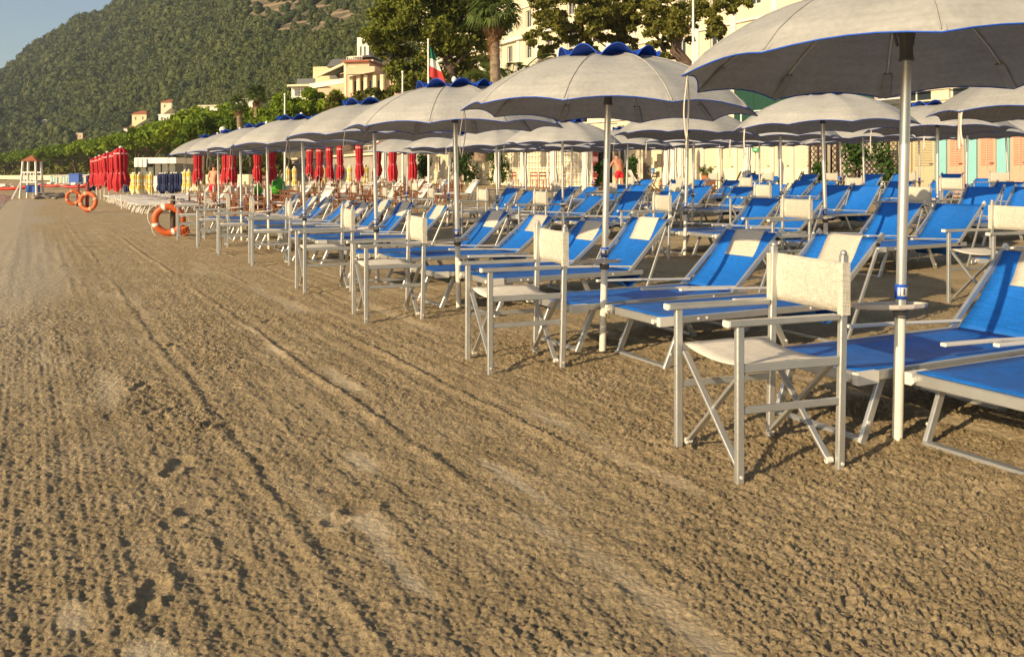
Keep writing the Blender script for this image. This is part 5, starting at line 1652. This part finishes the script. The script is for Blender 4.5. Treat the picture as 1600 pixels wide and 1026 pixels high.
t = empty('potted_plant', (x, y, gz(x,y)), label='spiky green potted plant on the cafe table in front of the cabins', cat='plant')
MB().lathe([(0,.55),(.16,.55),(.20,.80),(0,.78)], 10).build('pot', TERRA, t)
for k in range(16):
    f = link('frond', FAN[k % 3], t, (0,0,.8)); f.rotation_euler = (0, R(-50+(k%4)*16), k*2.4); f.scale = (.34,.34,.34)
MB().box(-.3,.3,-.3,.3,0,.55).build('table', BROWN, t)

# folding cafe chairs and tables
def folding_chair():
    t = empty('folding_chair')
    for sx in (-1,1):
        MB().bar((.20, sx*.20, 0), (-.18, sx*.20, .86), .03,.035).build('leg', DBROWN, t)
        MB().bar((-.20, sx*.18, 0), (.16, sx*.18, .44), .03,.035).build('leg', DBROWN, t)
    for q in range(4): MB().box(-.18+q*.095, -.10+q*.095, -.21, .21, .44, .46).build('seat_slat', DBROWN, t)
    for z in (.66,.78): MB().bar((-.10-(z-.66)*.44,-.21,z),(-.10-(z-.66)*.44,.21,z), .02,.06).build('back_slat', DBROWN, t)
    return t
P_fc = Proto(folding_chair)
for k, (px, u0, rz, lb) in enumerate(((1020,23.3,200,'dark folding chair beside the orange chair'),(1150,23.0,160,'dark folding chair, left of the pair by the cream doors'),(1180,22.9,20,'dark folding chair, right of the pair by the cream doors'),(1246,22.6,170,'dark folding chair alone in front of the last cream doors'))):
    x, y = at_u(px, u0); P_fc.place(x, y, R(rz), lb, 'folding chair', 'dark folding chairs by the cabins')
x, y = at_u(1042, 22.8)
t = empty('plastic_chair', (x, y, gz(x,y)), R(120), label='bright orange plastic chair in front of the cream cabins', cat='chair')
OR2 = mat('orange_plastic', (.75,.16,.04), .4)
MB().slab(lambda i,j: (.42*i-.21, .44*j-.22, .43-.03*math.sin(3.1*i)), 4,4,.02).build('seat', OR2, t)
MB().slab(lambda i,j: (-.21-.12*i, .44*j-.22, .43+.42*i), 4,4,.02,(1,0,0)).build('back', OR2, t)
for sx in (-1,1):
    for sy in (-1,1): MB().bar((sx*.18,sy*.19,.42),(sx*.22,sy*.22,0), .035,.035).build('leg', OR2, t)
# deck chair with white cloth leaning back by the man
x, y = at_u(992, 22.4)
t = empty('deck_chair', (x, y, gz(x,y)), R(200), label='brown framed reclining chair with white cloth right of the man', cat='deck chair')
MB().slab(lambda i,j: (-.3+.62*i, (2*j-1)*.26, .34+.62*i*i), 6,3,.01).build('cloth', WHITE, t)
for sy in (-1,1):
    MB().bar((-.36,sy*.28,.22),(.36,sy*.28,1.04), .035,.04).build('side_rail', DBROWN, t)
    MB().bar((-.30,sy*.28,.30),(.30,sy*.28,0), .03,.035).build('leg', DBROWN, t); MB().bar((.1,sy*.28,.7),(-.25,sy*.28,0), .03,.035).build('leg', DBROWN, t)
# red chairs by the trellis
def plain_chair(m):
    t = empty('red_chair')
    for sx in (-1,1):
        for sy in (-1,1): MB().bar((sx*.19,sy*.19,0),(sx*.19,sy*.19,.45 if sx > 0 else .88), .035,.035).build('leg', m, t)
    MB().box(-.21,.21,-.21,.21,.44,.47).build('seat', m, t)
    for z in (.62,.80): MB().box(-.205,-.175,-.17,.17,z,z+.07).build('back_slat', m, t)
    return t
P_rc = Proto(lambda: plain_chair(WOODR))
for k, px in enumerate((808, 836, 846, 856, 876)):
    x, y = at_u(px, 23.9); P_rc.place(x, y, R(30+40*k), f'red wooden chair, {ORD[k]} from the left before the white trellis', 'chair', 'red chairs before the trellis')

# ================================================================== MEN
def man(loc, rz, lean, label, arms, sc=1.0, headturn=.2):
    t = empty('person', loc, rz, label=label, cat='person')
    t.scale = (sc,)*3
    # joints, body faces +x, back of the body towards -x
    L = lean
    J = {'pelvis':(0,0,.93,.125),'waist':(.02*1+L*.15,0,1.08,.118),'chest':(L*.55,0,1.30,.150),'neck':(L*.85,0,1.47,.060),'chin':(L*1.0+.01,0,1.55,.070),'head':(L*1.08+.02,0,1.64,.098),'crown':(L*1.1+.0,0,1.72,.070)}
    E = [('pelvis','waist'),('waist','chest'),('chest','neck'),('neck','chin'),('chin','head'),('head','crown')]
    for s, y in (('l',1),('r',-1)):
        J['sh'+s] = (L*.72, y*.175, 1.42, .062); E.append(('chest','sh'+s))
        el, ha = arms[0 if y > 0 else 1]
        J['el'+s] = (L*.72+el[0], y*(.175+el[1]), 1.42+el[2], .043); J['wr'+s] = (L*.72+ha[0], y*(.175+ha[1]), 1.42+ha[2], .030)
        E += [('sh'+s,'el'+s),('el'+s,'wr'+s)]
        d = (Vector(J['wr'+s][:3])-Vector(J['el'+s][:3])).normalized()
        w = Vector(J['wr'+s][:3]); p = w + d*.07
        J['pa'+s] = (*p, .034); E.append(('wr'+s,'pa'+s))
        for q in range(4):
            o = Vector((0, 0, 0)) + Vector((.018*(q-1.5), .004*q, 0)); f1 = p + d*.035 + o; f2 = f1 + d*(.05+.008*(1.5-abs(q-1.5))) + Vector((.0,0,-.004))
            J[f'f{q}'+s] = (*f1, .011); J[f'g{q}'+s] = (*f2, .009); E += [('pa'+s, f'f{q}'+s), (f'f{q}'+s, f'g{q}'+s)]
        J['th'+s] = (*(w + d*.05 + Vector((.042, 0, .0))), .011); E.append(('wr'+s, 'th'+s))
        st = .06*y
        J['hip'+s] = (0, y*.095, .88, .098); J['kn'+s] = (.02+st, y*.11, .48, .060); J['an'+s] = (-.02+st, y*.12, .09, .040); J['toe'+s] = (.16+st, y*.135, .03, .032)
        E += [('pelvis','hip'+s),('hip'+s,'kn'+s),('kn'+s,'an'+s),('an'+s,'toe'+s)]
        J['ca'+s] = (-.015+st, y*.115, .34, .056)
        E.remove(('kn'+s,'an'+s)); E += [('kn'+s,'ca'+s),('ca'+s,'an'+s)]
    def skin(names, edges, mt, nm, parent, grow=0.0, root=None):
        me = bpy.data.meshes.new(nm); idx = {n: i for i, n in enumerate(names)}
        me.from_pydata([J[n][:3] for n in names], [(idx[a], idx[b]) for a, b in edges], [])
        o = bpy.data.objects.new(nm, me); COL.objects.link(o)
        md = o.modifiers.new('s', 'SKIN')
        for i, n in enumerate(names):
            rr = J[n][3]+grow; me.skin_vertices[0].data[i].radius = (rr, rr*(1.0 if n[:2] not in ('ch','wa','pe') else 1.18)); 
            if n == (root or names[0]): me.skin_vertices[0].data[i].use_root = True
        sb = o.modifiers.new('b', 'SUBSURF'); sb.levels = 2; sb.render_levels = 2
        bpy.context.view_layer.update()
        m2 = bpy.data.meshes.new_from_object(o.evaluated_get(bpy.context.evaluated_depsgraph_get()))
        bpy.data.objects.remove(o)
        m2.materials.clear(); m2.materials.append(mt); m2.polygons.foreach_set('use_smooth', [True]*len(m2.polygons))
        return link(nm, m2, parent)
    body = skin(list(J), E, SKIN, 'body', t)
    J['kmr'] = tuple(Vector(J['hipr'][:3]).lerp(Vector(J['knr'][:3]), .60)) + (.088,); J['kml'] = tuple(Vector(J['hipl'][:3]).lerp(Vector(J['knl'][:3]), .60)) + (.088,)
    J['wst'] = (.012+L*.06, 0, 1.00, .120)
    skin(['pelvis','wst','hipl','hipr','kml','kmr'], [('pelvis','wst'),('pelvis','hipl'),('pelvis','hipr'),('hipl','kml'),('hipr','kmr')], SHORTS, 'shorts', t, .022)
    hx_, _, hz_, _ = J['head']
    hm = MB().lathe([(0,.125),(.05,.118),(.085,.09),(.104,.045),(.104,.0),(.094,-.03)], 16, (hx_-.012, 0, hz_)); hm.build('hair', HAIR, t)
    MB().tube([(hx_+.095,0,hz_+.01),(hx_+.122,0,hz_-.025),(hx_+.100,0,hz_-.035)], [.010,.014,.010], 6).build('nose', SKIN, t)
    for y in (-1,1):
        MB().lathe([(0,-.012),(.010,-.004),(.010,.004),(0,.012)], 8, (hx_+.086, y*.034, hz_+.01)).build('eye', DARK, t)
        MB().lathe([(0,-.03),(.014,-.012),(.014,.015),(0,.03)], 8, (hx_-.005, y*.102, hz_-.01)).build('ear', SKIN, t)
    MB().bar((hx_+.092,-.022,hz_-.062),(hx_+.092,.022,hz_-.062), .010,.008).build('mouth', SHORTS, t)
    return t
x, y = at_u(968, 21.6)
man((x, y, gz(x,y)), R(115), .24, 'shirtless man in red shorts leaning forward, seen from behind near the cabins', (((.16,.10,-.26),(.34,.06,-.48)), ((.05,.16,-.28),(.22,.14,-.50))), .98)
Y = 33.0; x = (333-800)/1340*Y
man((x, Y, gz(x,Y)), R(75), .06, 'shirtless man in red shorts standing among the loungers at left', (((.02,.10,-.28),(.10,.07,-.50)), ((.03,.12,-.27),(.14,.08,-.47))), .95)

# ================================================================== FLAG, POLES
FY = 30.0
p = P(670, 138, FY); g0 = 3.0
t = empty('flagpole', (p.x, p.y, g0-2.2), label='thin white pole flying the green, white and red flag', cat='flagpole')
zt_ = P(668, 62, FY).z - (g0-2.2)
MB().tube([(0,0,0),(-.02,0,zt_)], [.045,.030], 8).build('pole', WHITE, t)
MB().lathe([(0,-.03),(.05,0),(0,.05)], 8, (-.02,0,zt_)).build('finial', WHITE, t)
fo = empty('flag', P(669, 72, FY), label='green, white and red flag hanging limp in folds', cat='flag'); fo.scale = (.9, 1.1, .92)
def flag_pt(s, h):
    """s: 0 hoist .. 1 fly; h: 0 top .. 1 bottom ; the cloth hangs down from the hoist"""
    x = .05 + s*.55*(.35+.65*h) ; z = -.10 - s*.72 - h*(.78-.30*s)
    return (x + .03*math.sin(h*7+s*3), .10*math.sin(s*9+h*2)*s, z)
# bands hang one below the other: green by the hoist, then white, then red
for (a, b, m_, nm) in ((0, .36, FLAGG, 'green_band'), (.36, .64, FLAGW, 'white_band'), (.64, 1.0, FLAGR, 'red_band')):
    def fp(i, j, a=a, b=b):
        f = a+(b-a)*i
        zt2 = -.02 - 1.12*f
        # left edge along the pole, right edge swings outwards
        w_ = (.10+.62*f)
        bow = .16*math.sin(math.pi*f*.5)
        return (.04 + w_*j, .05*math.sin(j*9+f*3), zt2*(1.0) - .38*j*f - .02)
    MB().slab(fp, 8, 12, .004, (0,1,0)).build(nm, m_, fo)
for k, (px, py, lb, yy) in enumerate(((445,150,'white lamp pole in front of the bright green pine',40),(629,115,'white lamp pole between the villa and the flag',38),(1083,0,'very tall thin white mast left of the nearest parasol',26))):
    p = P(px, py, yy); z0 = gz(p.x, p.y)
    ztop = p.z - z0 + (4 if k == 2 else 0)
    t = empty('lamp_pole' if k < 2 else 'mast', (p.x, p.y, z0), label=lb, cat='pole')
    MB().tube([(0,0,0),(0,0,ztop)], [.05,.035 if k < 2 else .02], 8).build('pole', WHITE, t)
    MB().lathe([(0,0),(.06,.03),(.05,.10),(0,.13)], 8, (0,0,ztop)).build('cap', WHITE, t)
# globe lamps on the promenade near the palms
for k, (px, py, Y) in enumerate(((348,203,62),(331,222,66))):
    p = P(px, py, Y); z0 = gz(p.x, p.y)
    t = empty('globe_lamp', (p.x, p.y, z0), label=('round white globe lamp in front of the stone pines, upper one','round white globe lamp in front of the stone pines, lower one')[k], cat='street lamp')
    MB().tube([(0,0,0),(0,0,p.z-z0-.2)], .05, 8).build('pole', DARK, t)
    MB().lathe([(0,-.25),(.18,-.18),(.25,0),(.18,.18),(0,.25)], 12, (0,0,p.z-z0)).build('globe', WHITE, t)
# promenade railing, green screen and beige terrace behind the parasols on the right
def rail(u0, va, vb, z0, h, m, label, post=2.0, panel=None, name='railing'):
    x, y = from_uv(u0, vb); L = vb-va
    t = empty(name, (x, y, z0), ang, label=label, cat='fence')
    n = int(L/post)
    for k in range(n+1): MB().bar((k*L/n,0,0),(k*L/n,0,h), .06,.06).build('post', m, t)
    for z in (h, h*.55): MB().bar((0,0,z),(L,0,z), .05,.05).build('rail', m, t)
    if panel:
        for k in range(n): MB().box(k*L/n+.05,(k+1)*L/n-.05,-.02,.02,.1,h-.06).build('panel', panel, t)
rail(27.2, 20, 80, 3.0, 1.05, WHITE, 'white railing along the promenade above the cabins')
rail(29.5, 23.0, 30.8, 3.0, 3.2, GREENM, 'tall dark green screen above the parasols right of centre', 1.3, GREENM, 'green_screen')
hx, hy = from_uv(33, 25.5)
facade_building('terrace_building', 'beige terrace building with horizontal boards behind the pole of the nearest parasol', (hx, hy, 3.0), ang, 12, 5, 3.6, CREAMW, [(1+2.4*k,.8,1.6,1.6) for k in range(4)],
    extra=lambda t: [MB().box(0, 12, -.08, -.01, .5+.45*q, .56+.45*q).build('board', GREENM if q < 2 else CREAMW, t) for q in range(6)] and None)

# green and white kiosk bus behind the yellow parasols
p = P(243, 290, 62)
t = empty('pavilion', (p.x, p.y, gz(p.x,p.y)), R(-8), label='white-roofed glazed pavilion behind the yellow closed parasols', cat='pavilion')
MB().box(-1.3, 1.6, 0, 3, 0, 1.1).build('base_wall', WHITEW, t)
MB().box(-1.25, 1.55, .05, 2.95, 1.1, 2.0).build('glazing', GLASS, t)
for k in range(6): MB().box(-1.3+k*.56, -1.24+k*.56, -.02, .04, 1.1, 2.0).build('mullion', GREENM, t)
MB().box(-1.45, 1.75, -.3, 3.2, 2.0, 2.42).build('roof', WHITE, t)
for k in range(3): MB().box(-1.4+k*.34, -1.14+k*.34, -.42, -.302, 1.75, 2.35).build('valance', WHITE, t)
# low row of pastel beach huts under the stone pines
for k in range(16):
    Y = 118-2.2*k; px = 78+4.9*k
    if px > 142: break
    x = (px-800)/1340*Y
    t = empty('beach_hut', (x, Y, gz(x,Y)), R(10), label=f'small pastel beach hut, {(ORD+["thirteenth","fourteenth","fifteenth"])[k]} from the left below the stone pines', cat='beach hut', group='pastel beach huts')
    W = 4.6/1340*Y
    MB().box(0, W*.94, 0, 1.5, 0, 1.15).build('wall', (TURQ, WHITEW, YELW, PAL if False else WHITEW)[k % 4], t)
    MB().box(W*.3, W*.65, -.03, -.004, 0, .95).build('door', (WHITE, TURQ, SIGNB, CREAMW)[k % 4], t)
    MB().box(-.05, W*.97, -.15, 1.6, 1.15, 1.25).build('roof', WHITE, t)
# seawall under the pines
m = MB()
t = empty('sea_wall', (0,0,0), label='long low pale wall at the foot of the stone pines', cat='wall')
pts_ = [(-40,280),(40,215),(110,165),(180,140),(250,118),(330,100),(420,86)]
for i in range(len(pts_)-1):
    a = P(pts_[i][0],275,pts_[i][1]); b = P(pts_[i+1][0],275,pts_[i+1][1])
    MB().bar((a.x,a.y-6,.9),(b.x,b.y-6,.9), .4, 1.0).build('wall_section', CREAMW, t)
# undergrowth mass behind the pines so the trunks stand against dark green
r = np.random.default_rng(77)
pf = []
for k in range(90):
    f = r.uniform(0,1); px = -40+480*f; Y = np.interp(px, [q[0] for q in pts_], [q[1] for q in pts_])+r.uniform(8,26)
    pf.append((((px-800)/1340*Y, Y, 1.2+r.uniform(0,1.2)), r.uniform(1.2,2.6)*Y/120))
link('undergrowth', puffs_mesh('undergrowth', pf, 9000, .55, PINE2, r, .8), None, kind='stuff', label='dark undergrowth behind the trunks of the stone pines')

# ================================================================== AIR
hz = MB().box(-900, 500, -60, 1250, -2.9, 420).build('haze', None if False else [], kind='stuff', label='faint evening haze in the air over the beach and hill')
hm = bpy.data.materials.new('haze_air'); hm.use_nodes = True
hn = hm.node_tree
for n_ in list(hn.nodes):
    if n_.type == 'BSDF_PRINCIPLED': hn.nodes.remove(n_)
pv = hn.nodes.new('ShaderNodeVolumePrincipled')
pv.inputs['Color'].default_value = (.80, .88, 1.0, 1)
pv.inputs['Density'].default_value = .00022
pv.inputs['Anisotropy'].default_value = .1
hn.links.new(pv.outputs[0], [q for q in hn.nodes if q.type == 'OUTPUT_MATERIAL'][0].inputs['Volume'])
hz.data.materials.append(hm)
bpy.context.view_layer.update()
